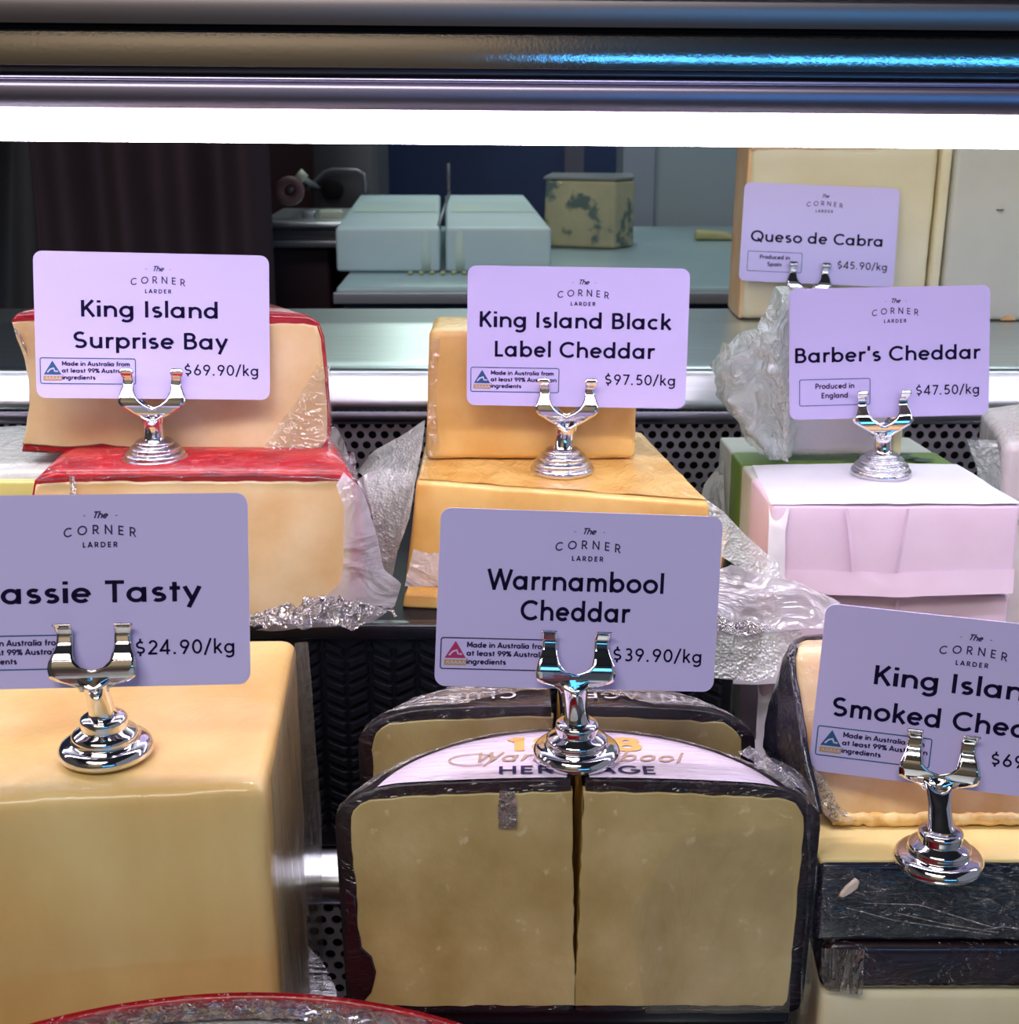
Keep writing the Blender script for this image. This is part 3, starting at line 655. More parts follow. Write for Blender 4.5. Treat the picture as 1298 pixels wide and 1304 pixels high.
sb1 = thing('red_waxed_cheddar', 'upper red-waxed pale cheddar wedge lying on another red-waxed block', 'cheese', (-.13, .565, -.139), 'red waxed cheddars')
yB = .5345
outl = [(20, 400), (60, 398), (200, 400), (340, 401), (395, 403), (408, 410), (415, 430), (420, 480), (423, 530), (423, 562), (416, 578), (402, 582), (300, 581), (180, 583), (100, 580), (26, 576), (31, 555), (36, 520), (35, 485), (29, 455), (20, 430), (13, 408)]
prism('wax_rind', P(outl, yB), (-.010, .040, 0), M_redwax, sb1, .0012, 3, taper=.72)
cut = [(14, 410), (60, 408), (200, 411), (385, 412), (402, 416), (407, 432), (412, 480), (415, 530), (414, 560), (405, 572), (300, 573), (200, 575), (130, 566), (90, 570), (28, 566), (32, 545), (37, 515), (36, 485), (30, 455), (20, 430)]
prism('cut_face', P(cut, yB, -.0008), (.002, .003, 0), M_surp, sb1, .0006, 2, jitter=.00035)
loft('plastic_wrap', [P([(330, 578), (370, 520), (395, 482), (405, 460)], yB, -.003), P([(345, 580), (385, 530), (402, 490), (407, 462)], yB, -.0045), P([(420, 582), (424, 540), (424, 500), (421, 465)], yB, -.002)], M_film, sb1, 30, 14, .001, 260, 5, 1)
loft('plastic_wrap', [P([(20, 420), (26, 428), (34, 446), (36, 452)], yB, -.002), P([(22, 416), (30, 425), (38, 444), (38, 452)], yB, -.003)], M_scrunch, sb1, 12, 4, .0004, 200, 6)
# loose green-tinged wrap corner right of it
loft('plastic_wrap', [[ray(418, 585, y=.56), ray(422, 560, y=.56), ray(424, 542, y=.56)], [ray(445, 585, y=.565), ray(438, 560, y=.565), ray(430, 545, y=.56)]], M_bag, sb1, 10, 6, .0008)

c1 = price_card((-.1356, .5289, -.1165), (-9.5, 8.0, 2.2), [('King Island', .0508), ('Surprise Bay', .0565)], '$69.90/kg', 'au', 'lavender price card reading $69.90/kg in front of the red-waxed cheddar', .985, base=(.44, .655))
holder(c1, (-.1342, .5185), -.1392, True, 'ridged chrome clip stand on the lower red-waxed cheddar, back row left', dx=-.0006)

# left edge: white wrapped piece with yellow
wp = thing('wrapped_cheese', 'small piece of yellow cheese in white film at the left edge behind the blue-grey card', 'cheese', (-.185, .56, ZR), None)
hexa('cheese_body', [(-.235, .535, ZR), (-.1755, .535, ZR), (-.172, .60, ZR), (-.235, .60, ZR), (-.235, .535, -.145), (-.1735, .535, -.1445), (-.1660, .60, -.1420), (-.235, .60, -.143)], .007, pmat('white_film_wrapped', (.62, .66, .62), (.72, .74, .70), nscale=30, rough=.3, coat=.8, wrinkle=1, wscale=(80, 80, 80)), wp, amp=.0008, nscale=60)
hexa('yellow_patch', [(-.215, .533, ZR + .008), (-.180, .533, ZR + .008), (-.180, .537, ZR + .008), (-.215, .537, ZR + .008), (-.215, .533, -.150), (-.182, .533, -.150), (-.182, .537, -.150), (-.215, .537, -.150)], .002, pmat('yellow_cheese', (.68, .62, .20), rough=.4, coat=.5), wp)

# --- orange "black label" cheddars
zb = -.1478
bl3 = thing('orange_cheddar', 'thin orange cheddar slab at the bottom of the central orange stack', 'cheese', (.02, .55, ZR), 'orange cheddars')
a, b = ray(512, 770, y=.515), ray(905, 770, y=.500)
hexa('cheese_body', [(a.x, .5150, ZR), (b.x + .001, .4990, ZR), (.098, .60, ZR), (-.035, .61, ZR), (a.x + .001, .5155, -.1907), (b.x, .500, -.1907), (.098, .60, -.1907), (-.035, .61, -.1907)], .0012, M_blk_c, bl3)
bl2 = thing('orange_cheddar', 'large orange cheddar block with a wrinkled tan top, carrying the clip stand', 'cheese', (.02, .56, -.1905), 'orange cheddars')
FLt, FRt = ray(530, 612, z=zb), ray(905, 640, z=zb); FLb, FRb = ray(515, 745, y=.522), ray(900, 745, y=FRt.y)
def bul(q, a, b, h):
    if b > .5: q.y += .02 * math.sin(PI * a) * (b - .5) * 2
    return q
cb = [(FLb.x, FLt.y, -.1905), (FRt.x + .001, FRt.y, -.1905), (.090, .585, -.1905), (-.036, .60, -.1905), tuple(FLt), tuple(FRt), (.058, .603, zb), (-.036, .612, zb)]
hexa('cheese_body', cb, .0025, M_blk_c, bl2, amp=.0003, post=bul)
tp = [Vector(q) for q in cb[4:]]; ct_ = sum(tp, Vector()) / 4
v = []; f = []
for j in range(17):
    for i in range(33):
        u, w = .01 + .98 * i / 32, .02 + .95 * j / 16
        q = (tp[0] * (1 - u) + tp[1] * u) * (1 - w) + (tp[3] * (1 - u) + tp[2] * u) * w
        if w > .5: q.y += .02 * math.sin(PI * u) * (w - .5) * 2
        q.z += .0003 + .0005 * fbm(q, 90, 3); v.append(q)
for j in range(16):
    for i in range(32): k = j * 33 + i; f.append((k, k + 1, k + 34, k + 33))
mesh_obj('top_rind', v, f, M_blk_rind, bl2, True)
# wraps
loft('plastic_wrap', [[ray(p, q, y=.56) for p, q in [(542, 535), (500, 558), (470, 580), (455, 600)]], [ray(p, q, y=.545) for p, q in [(536, 575), (505, 590), (478, 600), (462, 606)]], [ray(p, q, y=.53) for p, q in [(528, 615), (505, 640), (490, 660), (478, 668)]], [ray(p, q, y=.52) for p, q in [(522, 660), (508, 700), (500, 735), (495, 760)]]], M_vac, bl2, 40, 40, .0016, 60, 12, 1)
loft('plastic_wrap', [[ray(p, q, y=.545) for p, q in [(528, 600), (500, 598), (470, 602), (456, 612)]], [ray(p, q, y=.535) for p, q in [(526, 616), (505, 625), (485, 640), (470, 660)]]], M_milky, bl2, 24, 12, .0016, 150, 13, 1)
loft('plastic_wrap', [P([(528, 695), (545, 700), (560, 700)], .515, -.004), P([(516, 742), (540, 742), (560, 742)], .512, -.004)], M_milky, bl2, 20, 14, .0006, 500, 14, 1)
loft('plastic_wrap', [[ray(p, q, y=.505) for p, q in [(900, 636), (925, 655), (960, 690), (990, 718)]], [ray(p, q, y=.497) for p, q in [(905, 700), (940, 722), (980, 742), (1000, 752)]]], M_vac, bl2, 40, 24, .0012, 60, 15, 1)
loft('plastic_wrap', [[ray(p, q, y=.490) for p, q in [(905, 730), (930, 718), (985, 730), (1045, 755), (1070, 765)]], [ray(p, q, y=.482) for p, q in [(905, 770), (950, 800), (1000, 796), (1030, 800), (1055, 800)]]], M_milky, bl2, 40, 20, .0028, 55, 16, 1)
loft('plastic_wrap', [[ray(p, q, y=.484) for p, q in [(905, 765), (950, 782), (1000, 797), (1026, 800)]], [ray(p, q, y=.478) for p, q in [(900, 800), (940, 808), (985, 803), (1024, 803)]]], M_scrunch, bl2, 40, 10, .0015, 120, 17, 1)
loft('plastic_wrap', [[ray(p, q, y=.480) for p, q in [(905, 800), (950, 804), (1000, 803), (1022, 804)]], [ray(p, q, y=.474) for p, q in [(905, 862), (930, 862), (960, 868), (985, 860)]]], M_vac, bl2, 40, 24, .0012, 60, 18, 1)
bl1 = thing('orange_cheddar', 'small upright orange cheddar block behind the $97.50 card, topmost of its stack', 'cheese', (.02, .57, zb), 'orange cheddars')
yC = .5535
q = [ray(541, 584, y=yC), ray(810, 594, y=yC)]; tl, tr_ = ray(547, 420, y=yC), ray(812, 424, y=yC)
hexa('cheese_body', [(q[0].x, yC, zb + .0006), (q[1].x, yC, zb + .0006), (q[1].x - .002, yC + .036, zb + .0006), (q[0].x + .001, yC + .036, zb + .0006), (tl.x, yC, tl.z), (tr_.x, yC, tl.z), (tr_.x, yC + .034, tl.z), (tl.x, yC + .034, tl.z)], .003, M_blk_c, bl1, amp=.0005, nscale=90)
loft('plastic_wrap', [P([(549, 428), (547, 500), (544, 580)], yC, -.001), P([(562, 430), (556, 500), (560, 582)], yC, -.0022)], M_film, bl1, 30, 8, .0008, 150, 19, 1)
c2 = price_card((.0263, .550, -.1244), (-6.0, -1.9, .6), [('King Island Black', .0745), ('Label Cheddar', .0625)], '$97.50/kg', 'au', 'lavender price card reading $97.50/kg in front of the orange cheddar', .985, base=(.435, .645))
holder(c2, (.0208, .5370), zb + .0004, True, 'ridged chrome clip stand on the wrinkled tan top of the orange cheddar block', dx=-.0034)

# --- Barber's cheddar packs
zp, H1 = -.1600, .0370
def pack(i, label):
    z1 = zp - i * (H1 + .0020); z0 = z1 - H1
    t = thing('wrapped_cheddar_pack', label, 'cheese pack', (.15, .588, z0), 'paper-wrapped cheddar packs')
    xl, xr = .1037, .2010; yf, yb = .532 + .002 * i, .644
    def sec(y): u = (y - yf) / (yb - yf); return xl + (.0985 - xl) * u, xr + (.1875 - xr) * u
    def seg(name, ya, yb_, mat, g, r=.0015, amp=.0):
        a0, a1 = sec(ya); b0, b1 = sec(yb_)
        return hexa(name, [(a0 - g, ya, z0), (a1 + g, ya, z0), (b1 + g, yb_, z0), (b0 - g, yb_, z0), (a0 - g, ya, z1 + g), (a1 + g, ya, z1 + g), (b1 + g, yb_, z1 + g), (b0 - g, yb_, z1 + g)], r, mat, t, amp=amp, nscale=50, seed=i + 2)
    seg('carton_end', .6145, yb, M_carton, 0)
    seg('green_band', .5925, .6150, M_green, .0003)
    seg('carton_middle', .5720, .5930, M_carton, 0)
    seg('paper_front', yf, .5725, M_paper, .0004, .002, .0006)
    # white paper flap over the top and folded edge along the bottom
    a0, a1 = sec(yf); b0, b1 = sec(.592)
    loft('paper_flap', [[(a0 - .0008, yf + .0002, z1 + .0004), (a0 + .05, yf - .0004, z1 + .001), (a1, yf, z1 + .0008)], [(b0 + .004, .590, z1 + .0008), (b0 + .05, .592, z1 + .0012), (b1, .5915, z1 + .0010)]], M_paperw, t, 30, 16, .0005, 60, i)
    loft('paper_fold', [[(a0 - .001, yf - .0006, z0 + .011), (a0 + .05, yf - .0012, z0 + .0095), (a1, yf - .0008, z0 + .011)], [(a0 - .001, yf - .0016, z0 + .001), (a0 + .05, yf - .0030, z0 - .0002), (a1, yf - .0022, z0 + .001)]], M_paper, t, 40, 6, .0006, 80, i + 4)
    loft('paper_crease', [[(a0 + .028, yf - .0012, z1 - .001), (a0 + .0325, yf - .0016, z0 + .010)], [(a0 + .0295, yf - .0003, z1 - .001), (a0 + .0345, yf - .0003, z0 + .010)]], M_paper, t, 14, 3, .0004, 120, i)
    loft('paper_crease', [[(a0 + .052, yf - .0012, z1 - .001), (a0 + .0495, yf - .0016, z0 + .010)], [(a0 + .0535, yf - .0003, z1 - .001), (a0 + .0515, yf - .0003, z0 + .010)]], M_paper, t, 14, 3, .0004, 120, i + 1)
    loft('paper_corner', [[(a0 - .0006, yf + .008, z1), (a0 - .0012, yf + .0005, z1 - .006), (a0 - .0012, yf - .001, z0 + .012), (a0 - .0140, yf - .004, z0 + .001)], [(a0 + .006, yf - .0012, z1 - .001), (a0 + .005, yf - .0018, z1 - .010), (a0 + .006, yf - .002, z0 + .008), (a0 + .010, yf - .004, z0 + .001)]], M_paperw, t, 20, 6, .0008, 90, i + 7)
    return t
p1 = pack(0, 'pink-white paper-wrapped cheddar pack with green band carrying the clip stand')
pack(1, 'second paper-wrapped cheddar pack from the top, partly behind the tilted card at the right')
pack(2, 'lowest paper-wrapped cheddar pack standing on the steel shelf at the right')
# dark print on the green band of the top pack
mb = MB()
zt = zp + .00125
for (cx, cy, sx, sy, n_) in ((.1615, .5975, .006, .0045, 14), (.176, .6005, .004, .003, 12), (.180, .5975, .006, .0028, 12), (.1745, .6065, .004, .0022, 10)):
    mb.add([(cx + sx * (1 + .25 * math.sin(3 * a)) * math.cos(a), cy + sy * (1 + .3 * math.cos(4 * a)) * math.sin(a), zt) for a in [2 * PI * k / n_ for k in range(n_)]], [tuple(range(n_))])
mb.obj('printed_leaf_mark', M_greend, p1)
# carton sleeve flap leaning out at the left of the stack
loft('loose_paper', [[(.0985, .630, -.168), (.0900, .628, -.178), (.0850, .624, -.196)], [(.0985, .610, -.200), (.0930, .608, -.215), (.0900, .604, -.235)]], M_bag, p1, 12, 10, .001, 60, 21)

bu = thing('film_wrapped_cheese', 'white cheese upright in a crumpled clear bag behind the England cheddar card', 'cheese', (.142, .60, zp + .0015), None)
zq = zp + .0018
hexa('cheese_body', [(.1180, .598, zq), (.1690, .598, zq), (.1690, .612, zq), (.1180, .612, zq), (.1185, .599, -.090), (.1680, .599, -.090), (.1680, .612, -.088), (.1185, .612, -.088)], .005, M_whitech, bu, amp=.0008, nscale=60)
hexa('cut_edge', [(.1665, .5976, zq + .0005), (.1712, .5976, zq + .0005), (.1712, .612, zq + .0005), (.1665, .612, zq + .0005), (.1665, .5976, -.092), (.1712, .5976, -.092), (.1712, .612, -.09), (.1665, .612, -.09)], .0018, pmat('pale_yellow_edge', (.75, .68, .36), rough=.4, sss=.2), bu)
def bag(q, a, b, h):
    if a < .5: q.x += (1 - 2 * a) * (.010 - .024 * max(0, math.sin(PI * h)) ** 1.5 * (1 if h < .75 else .5))
    n_ = fbm(q, 90, 31); n2 = abs(noise.noise(q * 150)) - .25
    d = (q - Vector((.115, .597, q.z))).normalized()
    return q + d * (n_ * .0030 + n2 * .0026)
hexa('crumpled_bag', [(.1010, .582, zq + .001), (.1240, .589, zq + .001), (.1240, .614, zq + .001), (.1020, .614, zq + .001), (.1060, .588, -.088), (.1220, .591, -.086), (.1220, .614, -.083), (.1060, .614, -.086)], .006, M_bag, bu, cells=.0016, post=bag)
loft('bag_tail', [[ray(p, q, y=.595) for p, q in [(915, 430), (925, 480), (935, 520), (950, 560)]], [ray(p, q, y=.590) for p, q in [(960, 415), (965, 470), (975, 520), (990, 585)]], [ray(p, q, y=.585) for p, q in [(985, 385), (990, 440), (1000, 500), (1002, 590)]]], M_bag, bu, 50, 40, .0035, 140, 23, 2)
c3 = price_card((.161, .584, -.1366), (-10.5, 5.0, -.4), [("Barber's Cheddar", .0797)], '$47.50/kg', ('Produced in', 'England'), 'lavender price card for cheddar from England at $47.50, right of the back row', .99, base=(.565,))
holder(c3, (.1563, .5735), zp + .0014, True, 'ridged chrome clip stand on the white paper top of the wrapped pack', dx=-.0036)

# right edge wrapped piece
re_ = thing('wrapped_cheese', 'pale wrapped cheese corner at the right edge beside the perforated panel', 'cheese', (.245, .60, -.2922))
hexa('cheese_body', [(.214, .585, -.293), (.28, .575, -.293), (.28, .64, -.293), (.220, .64, -.293), (.2125, .588, -.150), (.28, .575, -.135), (.28, .64, -.135), (.218, .64, -.145)], .004, M_whitech, re_, amp=.001, nscale=50)
loft('plastic_wrap', [[(.200, .60, -.150), (.205, .595, -.165), (.212, .59, -.185)], [(.212, .598, -.150), (.214, .59, -.165), (.222, .585, -.185)]], M_bag, re_, 14, 8, .0012, 100, 25, 1)

# ================================================================== UPPER SHELF: queso
qz = -.1306
q1 = thing('goat_cheese_block', 'tall cream block with orange rind behind the goat cheese card', 'cheese', (.185, .84, qz))
a_, b_ = ray(945, 408, y=.803), ray(1176, 408, y=.803); t_ = ray(955, 200, y=.803)
hexa('cheese_body', [(a_.x - .001, .803, qz), (b_.x, .803, qz), (b_.x, .845, qz), (a_.x - .001, .845, qz), (t_.x + .001, .803, -.0330), (b_.x + .001, .803, -.0330), (b_.x + .001, .845, -.0330), (t_.x + .001, .845, -.0330)], .004, M_queso, q1, amp=.0006, nscale=60)
hexa('rind', [(a_.x - .0020, .8045, qz), (a_.x + .0012, .8045, qz), (a_.x + .0012, .846, qz), (a_.x - .0020, .846, qz), (t_.x - .0004, .8045, -.0325), (t_.x + .0024, .8045, -.0325), (t_.x + .0024, .846, -.0325), (t_.x - .0004, .846, -.0325)], .002, M_quesor, q1, amp=.0006, nscale=80)
hexa('rind', [(t_.x, .8022, -.0375), (b_.x, .8022, -.0360), (b_.x, .846, -.0360), (t_.x, .846, -.0375), (t_.x, .8022, -.0305), (b_.x, .8022, -.0305), (b_.x, .846, -.0305), (t_.x, .846, -.0305)], .002, M_quesor, q1, amp=.0007, nscale=90)
q3 = thing('cheese_slice', 'thin upright cream slice between the goat cheese and the grey-white block', 'cheese', (.237, .84, qz))
hexa('cheese_body', [(b_.x + .001, .801, qz), (b_.x + .0065, .801, qz), (b_.x + .0065, .845, qz), (b_.x + .001, .845, qz), (b_.x + .0022, .801, -.034), (b_.x + .0080, .801, -.034), (b_.x + .0080, .845, -.034), (b_.x + .0022, .845, -.034)], .0015, M_queso, q3)
q2 = thing('pale_cheese_block', 'tall grey-white cheese block with one small hole at the right edge', 'cheese', (.29, .84, qz))
xa = b_.x + .0080
hexa('cheese_body', [(xa, .799, qz), (xa + .09, .799, qz), (xa + .09, .85, qz), (xa, .85, qz), (xa + .0015, .799, -.0330), (xa + .09, .799, -.0330), (xa + .09, .85, -.0330), (xa + .0015, .85, -.0330)], .003, M_quesog, q2, amp=.0005, nscale=50)
h_ = ray(1274, 268, y=.7985)
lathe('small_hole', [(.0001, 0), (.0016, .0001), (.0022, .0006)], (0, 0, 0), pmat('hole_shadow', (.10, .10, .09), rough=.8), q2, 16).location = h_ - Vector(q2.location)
hexa('rind', [(xa + .034, .798, qz), (xa + .044, .798, qz), (xa + .044, .801, qz), (xa + .034, .801, qz), (xa + .038, .798, qz + .003), (xa + .041, .798, qz + .003), (xa + .041, .801, qz + .003), (xa + .038, .801, qz + .003)], .001, M_quesor, q2)
c4 = price_card((.1707, .7902, -.1087), (-11.7, -2.6, 2.2), [('Queso de Cabra', .0735)], '$45.90/kg', ('Produced in', 'Spain'), 'pale price card for goat cheese from Spain at $45.90, upper right', 1.0, base=(.595,))
holder(c4, (.1665, .7860), -.1300, True, 'chrome clip stand on the upper shelf, mostly behind the England cheddar card', dx=-.0044)

# ================================================================== FRONT ROW
# --- big yellow block
zt_ = -.1852
tb = thing('yellow_cheese_block', 'big yellow cheddar block in clear film, front left', 'cheese', (-.13, .40, -.3298))
A, B, D = ray(336, 1001, z=zt_), ray(-60, 1026, z=zt_), ray(378, 813, z=zt_)
hexa('cheese_body', [(B.x - .030, B.y - .002, -.3295), (A.x + .001, A.y, -.3295), (D.x - .001, D.y, -.3295), (-.205, D.y, -.3295), (B.x - .028, B.y - .002, zt_), (A.x, A.y, zt_), (D.x, D.y, zt_), (-.205, D.y + .002, zt_)], .0042, M_tassie, tb, amp=.0007, nscale=35)
loft('plastic_wrap', [[(A.x + .0012, A.y + .004, zt_ + .0002), (D.x - .000, D.y - .004, zt_ + .0002), (D.x + .0035, D.y + .002, zt_ - .002)], [(A.x + .0018, A.y, -.22), ((A.x + D.x) / 2 + .0005, .40, -.22), (D.x + .0042, D.y + .004, -.22)], [(A.x + .0025, A.y - .001, -.26), ((A.x + D.x) / 2 + .002, .40, -.26), (D.x + .0055, D.y + .004, -.26)], [(A.x + .0045, A.y - .002, -.329), ((A.x + D.x) / 2 + .006, .40, -.329), (D.x + .003, D.y + .004, -.329)]], M_streak, tb, 40, 50, .0007, 60, 27, 1)
c5 = price_card((-.1158, .3640, -.1626), (-15, 4.5, .6), [('Tassie Tasty', .0610)], '$24.90/kg', 'au', 'blue-grey price card reading $24.90/kg, cut off at the left edge', 1.0, base=(.56,))
holder(c5, (-.1152, .3665), zt_ + .0006, False, 'smooth chrome clip stand on the big yellow cheese block')
# curved grey film disc behind the block
dz = thing('film_disc', 'curved grey clear plastic sheet standing between yellow block and black-waxed wheel', 'plastic sheet', (-.085, .470, -.415))
pts = [ray(342, 1300, y=.470), ray(345, 1240, y=.470), ray(352, 1205, y=.470), ray(374, 1190, y=.470)]
pt2 = [ray(436, 1340, y=.466), ray(428, 1260, y=.466), ray(410, 1222, y=.466), ray(376, 1188, y=.468)]
pts = [Vector((p.x, p.y, max(p.z, -.4145))) for p in pts]; pt2 = [Vector((p.x, p.y, max(p.z, -.4145))) for p in pt2]
pts[0].z = pt2[0].z = -.4148
loft('sheet', [pts, pt2], film('grey_film', milk=.35, gloss=.25, scale=(20, 20, 400), milk_col=(.38, .36, .44), streak=.2), dz, 30, 12, .0006, 60, 29)

# --- black waxed half wheels
def half_wheel(nm, label, side, cx, cy, R, yf, gap, z0, z1, lab=None, roll=0, cut_in=(.0048, .0036), irregular=.0006, group='black waxed cheddar wedges', gy=0):
    """quarter piece of a wheel: flat cut face towards the front, rounded rim behind; side -1 left, +1 right"""
    t = thing(nm, label, 'cheese', (cx + side * R * .45, yf + .02, z0), group)
    rx, rz = .019, .0105; DOME = .0040
    def dome(x, y):
        r = math.hypot(x - cx, y - cy) / R
        return z1 - DOME * r * r - (rz * (1 - math.sqrt(max(0, 1 - max(0, (r * R - (R - rx)) / rx) ** 2))) if r * R > R - rx else 0)
    gx = cx + side * gap
    rings = []
    levels = [(0, 0), (0, .002)] + []
    zs = [(R - .004, z0), (R - .0012, z0 + .0015), (R, z0 + .005)] + [(R, z0 + (z1 - rz - DOME - z0 - .008) * k / 6 + .006) for k in range(1, 7)]
    na = 28
    def ringpts(Rr, z, yfr=yf):
        # polygon: front line from gap to rim, arc to gap line
        xe = math.sqrt(max(Rr * Rr - (yfr - cy) ** 2, 1e-9)); a0 = math.atan2(yfr - cy, xe); gl = gap
        a1 = math.acos(min(1, gl / Rr)); pts = []
        for k in range(12): u = k / 12; pts.append((gl + (xe - gl) * u, yfr - cy))
        for k in range(na + 1): a = a0 + (a1 - a0) * k / na; pts.append((Rr * math.cos(a), Rr * math.sin(a)))
        return [(cx + side * px_, cy + py_, z) for px_, py_ in pts]
    for Rr, z in zs: rings.append(ringpts(Rr, z))
    for k in range(1, 9):
        a = PI / 2 * k / 8; Rr = R - rx + rx * math.cos(a); rg = ringpts(Rr, 0)
        rings.append([(x, y, z1 - DOME * (math.hypot(x - cx, y - cy) / R) ** 2 - rz * (1 - math.sin(a))) for x, y, z in rg])
    base = rings[-1]
    for s_ in (.8, .6, .4, .2):
        ccx, ccy = cx + side * (gap + .02), yf + .012
        rg = [(ccx + (x - ccx) * s_, ccy + (y - ccy) * s_, 0) for x, y, z in base]
        rings.append([(x, y, z1 - DOME * (math.hypot(x - cx, y - cy) / R) ** 2) for x, y, z in rg])
    n = len(rings[0]); v = [p for r_ in rings for p in r_]; f = []
    for i in range(len(rings) - 1):
        for k in range(n): f.append((i * n + k, i * n + (k + 1) % n, (i + 1) * n + (k + 1) % n, (i + 1) * n + k))
    f.append(tuple(range(n - 1, -1, -1))); f.append(tuple((len(rings) - 1) * n + k for k in range(n)))
    def rl(p):
        x, y, z = p; return (x + side * roll * (z - z0), y, z - side * roll * (x - cx) * .0)
    v = [rl(p) for p in v]
    w = mesh_obj('wax_rind', v, f, M_wax, t, True)
    # cut face outline at y = yf
    ol = []
    for r_ in rings[:len(zs) + 8]:
        pass
    xs = lambda Rr: math.sqrt(max(Rr * Rr - (yf - cy) ** 2, 1e-9))
    pr = [(xs(Rr), z) for Rr, z in zs] + [(xs(R - rx + rx * math.cos(PI / 2 * k / 8)), z1 - DOME * (math.hypot(xs(R - rx + rx * math.cos(PI / 2 * k / 8)), yf - cy) / R) ** 2 - rz * (1 - math.sin(PI / 2 * k / 8))) for k in range(1, 9)]
    pr += [(u, z1 - DOME * ((u * u + (yf - cy) ** 2) / R / R)) for u in (.05, .04, .03, .02, .01) if u > gap + .002 and u < pr[-1][0]] + [(gap, z1 - DOME * ((gap ** 2 + (yf - cy) ** 2) / R / R))]
    inner = [(max(gap - .0005, a - cut_in[0]), b) for a, b in pr]
    ztop_in = lambda a: z1 - DOME * ((a * a + (yf - cy) ** 2) / R / R) - cut_in[1]
    poly = [(gap - .0005, z0 + .0028)] + [(a, min(max(b, z0 + .0028), ztop_in(a))) for a, b in inner]
    pp = []
    for a, b in poly:
        if not pp or (abs(pp[-1][0] - a) + abs(pp[-1][1] - b)) > .0004: pp.append((a, b))
    wp_ = [rl((cx + side * a, yf - .0006, b)) for a, b in pp]
    prism('cut_face', wp_, (0, .004, 0), M_warr, t, .0003, 1, jitter=irregular, seed=side + 4)
    # inner (gap side) cheese wall
    g0 = cy + math.sqrt(R * R - gap * gap) - .006
    mb = MB(); x_ = gx - side * .0006
    vv = [rl(p) for p in [(x_, yf - .0004, z0 + .0028), (x_, g0, z0 + .0028), (x_, g0, z1 - .012), (x_, g0 - .008, z1 - .0055), (x_, yf - .0004, z1 - .0055)]]
    mb.add(vv, [(0, 1, 2, 3, 4)]); mb.obj('side_cut', M_warrin, t)
    def top(x, y, e=.0003):
        r = math.hypot(x - cx, y - cy)
        z = z1 - DOME * (r / R) ** 2 - (rz * (1 - math.sqrt(max(0, 1 - ((r - (R - rx)) / rx) ** 2))) if r > R - rx else 0) + e
        return rl((x, y, z))
    return t, top
wcx, wyf = .0205, .379
tL, topL = half_wheel('waxed_cheddar_wedge', 'front left black-waxed cheddar wedge with white printed label on top', -1, wcx, .3530, .0760, wyf, .0004, -.2806, -.1990, roll=.024)
tR, topR = half_wheel('waxed_cheddar_wedge', 'front right black-waxed cheddar wedge with white printed label on top', 1, wcx, .3530, .0760, wyf, .0004, -.2806, -.1990, roll=.024)
rL, rtL = half_wheel('waxed_cheddar_wedge', 'rear left black-waxed cheddar wedge behind the front pair', -1, .0158, .397, .0735, .430, .0008, -.2806, -.1982, roll=.014, group='black waxed cheddar wedges')
rR, rtR = half_wheel('waxed_cheddar_wedge', 'rear right black-waxed cheddar wedge behind the front pair', 1, .0158, .397, .0735, .430, .0008, -.2806, -.1982, roll=.014, group='black waxed cheddar wedges')
# round printed label cut in two
Rl, lcy = .0620, .3590
def label_half(t, top, side):
    v, f = [], []; nx, ny = 26, 12
    for i in range(nx + 1):
        for j in range(ny + 1):
            y0 = wyf + .0012
            xm = math.sqrt(Rl * Rl - (y0 - lcy) ** 2); x = .0014 + (xm - .0014) * i / nx
            y1 = lcy + math.sqrt(max(Rl * Rl - x * x, 0)); y = y0 + max(0, y1 - y0) * j / ny
            v.append(top(wcx + side * x, y, .0005))
    for i in range(nx):
        for j in range(ny): k = i * (ny + 1) + j; f.append((k, k + 1, k + ny + 2, k + ny + 1))
    mesh_obj('paper_label', v, f, M_label, t, True, True, True)
label_half(tL, topL, -1); label_half(tR, topR, 1)
def wheel_text(s, y, cap, mat, name, w, width, slant=0, arc=0, x0=0):
    for side, t, top in ((-1, tL, topL), (1, tR, topR)):
        mb = MB(); text(mb, s, wcx + x0, y, cap, lambda x, yy: (x, yy, 0), w, 'c', tr=.12, width=width, slant=slant, arc=arc)
        keep = []
        for fc in mb.f:
            m_ = sum(mb.v[i][0] for i in fc) / 4 - wcx
            if m_ * side > .0014: keep.append(fc)
        if not keep: continue
        used = sorted({i for fc in keep for i in fc}); mp = {a: b for b, a in enumerate(used)}
        v = [top(mb.v[i][0], mb.v[i][1], .0008) for i in used]
        mesh_obj(name, v, [tuple(mp[i] for i in fc) for fc in keep], mat, t)
wheel_text('1888', .3995, .0105, M_scale, 'gold_numerals', .24, .038)
wheel_text('Warrnambool', .3915, .0072, M_brown, 'script_lettering', .15, .060, slant=.35)
wheel_text('HERITAGE', .3825, .0055, M_ink2, 'block_lettering', .17, .044)
# swash of the script W
for pts_ in ([(-.027 + .0072 * math.cos(math.radians(a)) - .003, .3935 + .0042 * math.sin(math.radians(a))) for a in range(-60, -361, -20)] + [(-.0245, .3925), (-.0265, .3880)],):
    mb = MB(); stroke(mb, pts_, .0006, lambda x, y: topL(wcx + x, y, .0009)); mb.obj('script_swash', M_brown, tL)
# rear lettering, upside down from here
for side, t, top, s_, xc in ((-1, rL, rtL, 'CLUB', -.024), (1, rR, rtR, 'VINTAGE', .029)):
    mb = MB(); text(mb, s_, 0, 0, .0062, lambda x, y: top(.0158 + xc - x, .4425 - y + .0, .0007), .16, 'c', tr=.2); mb.obj('white_lettering', M_white, t)
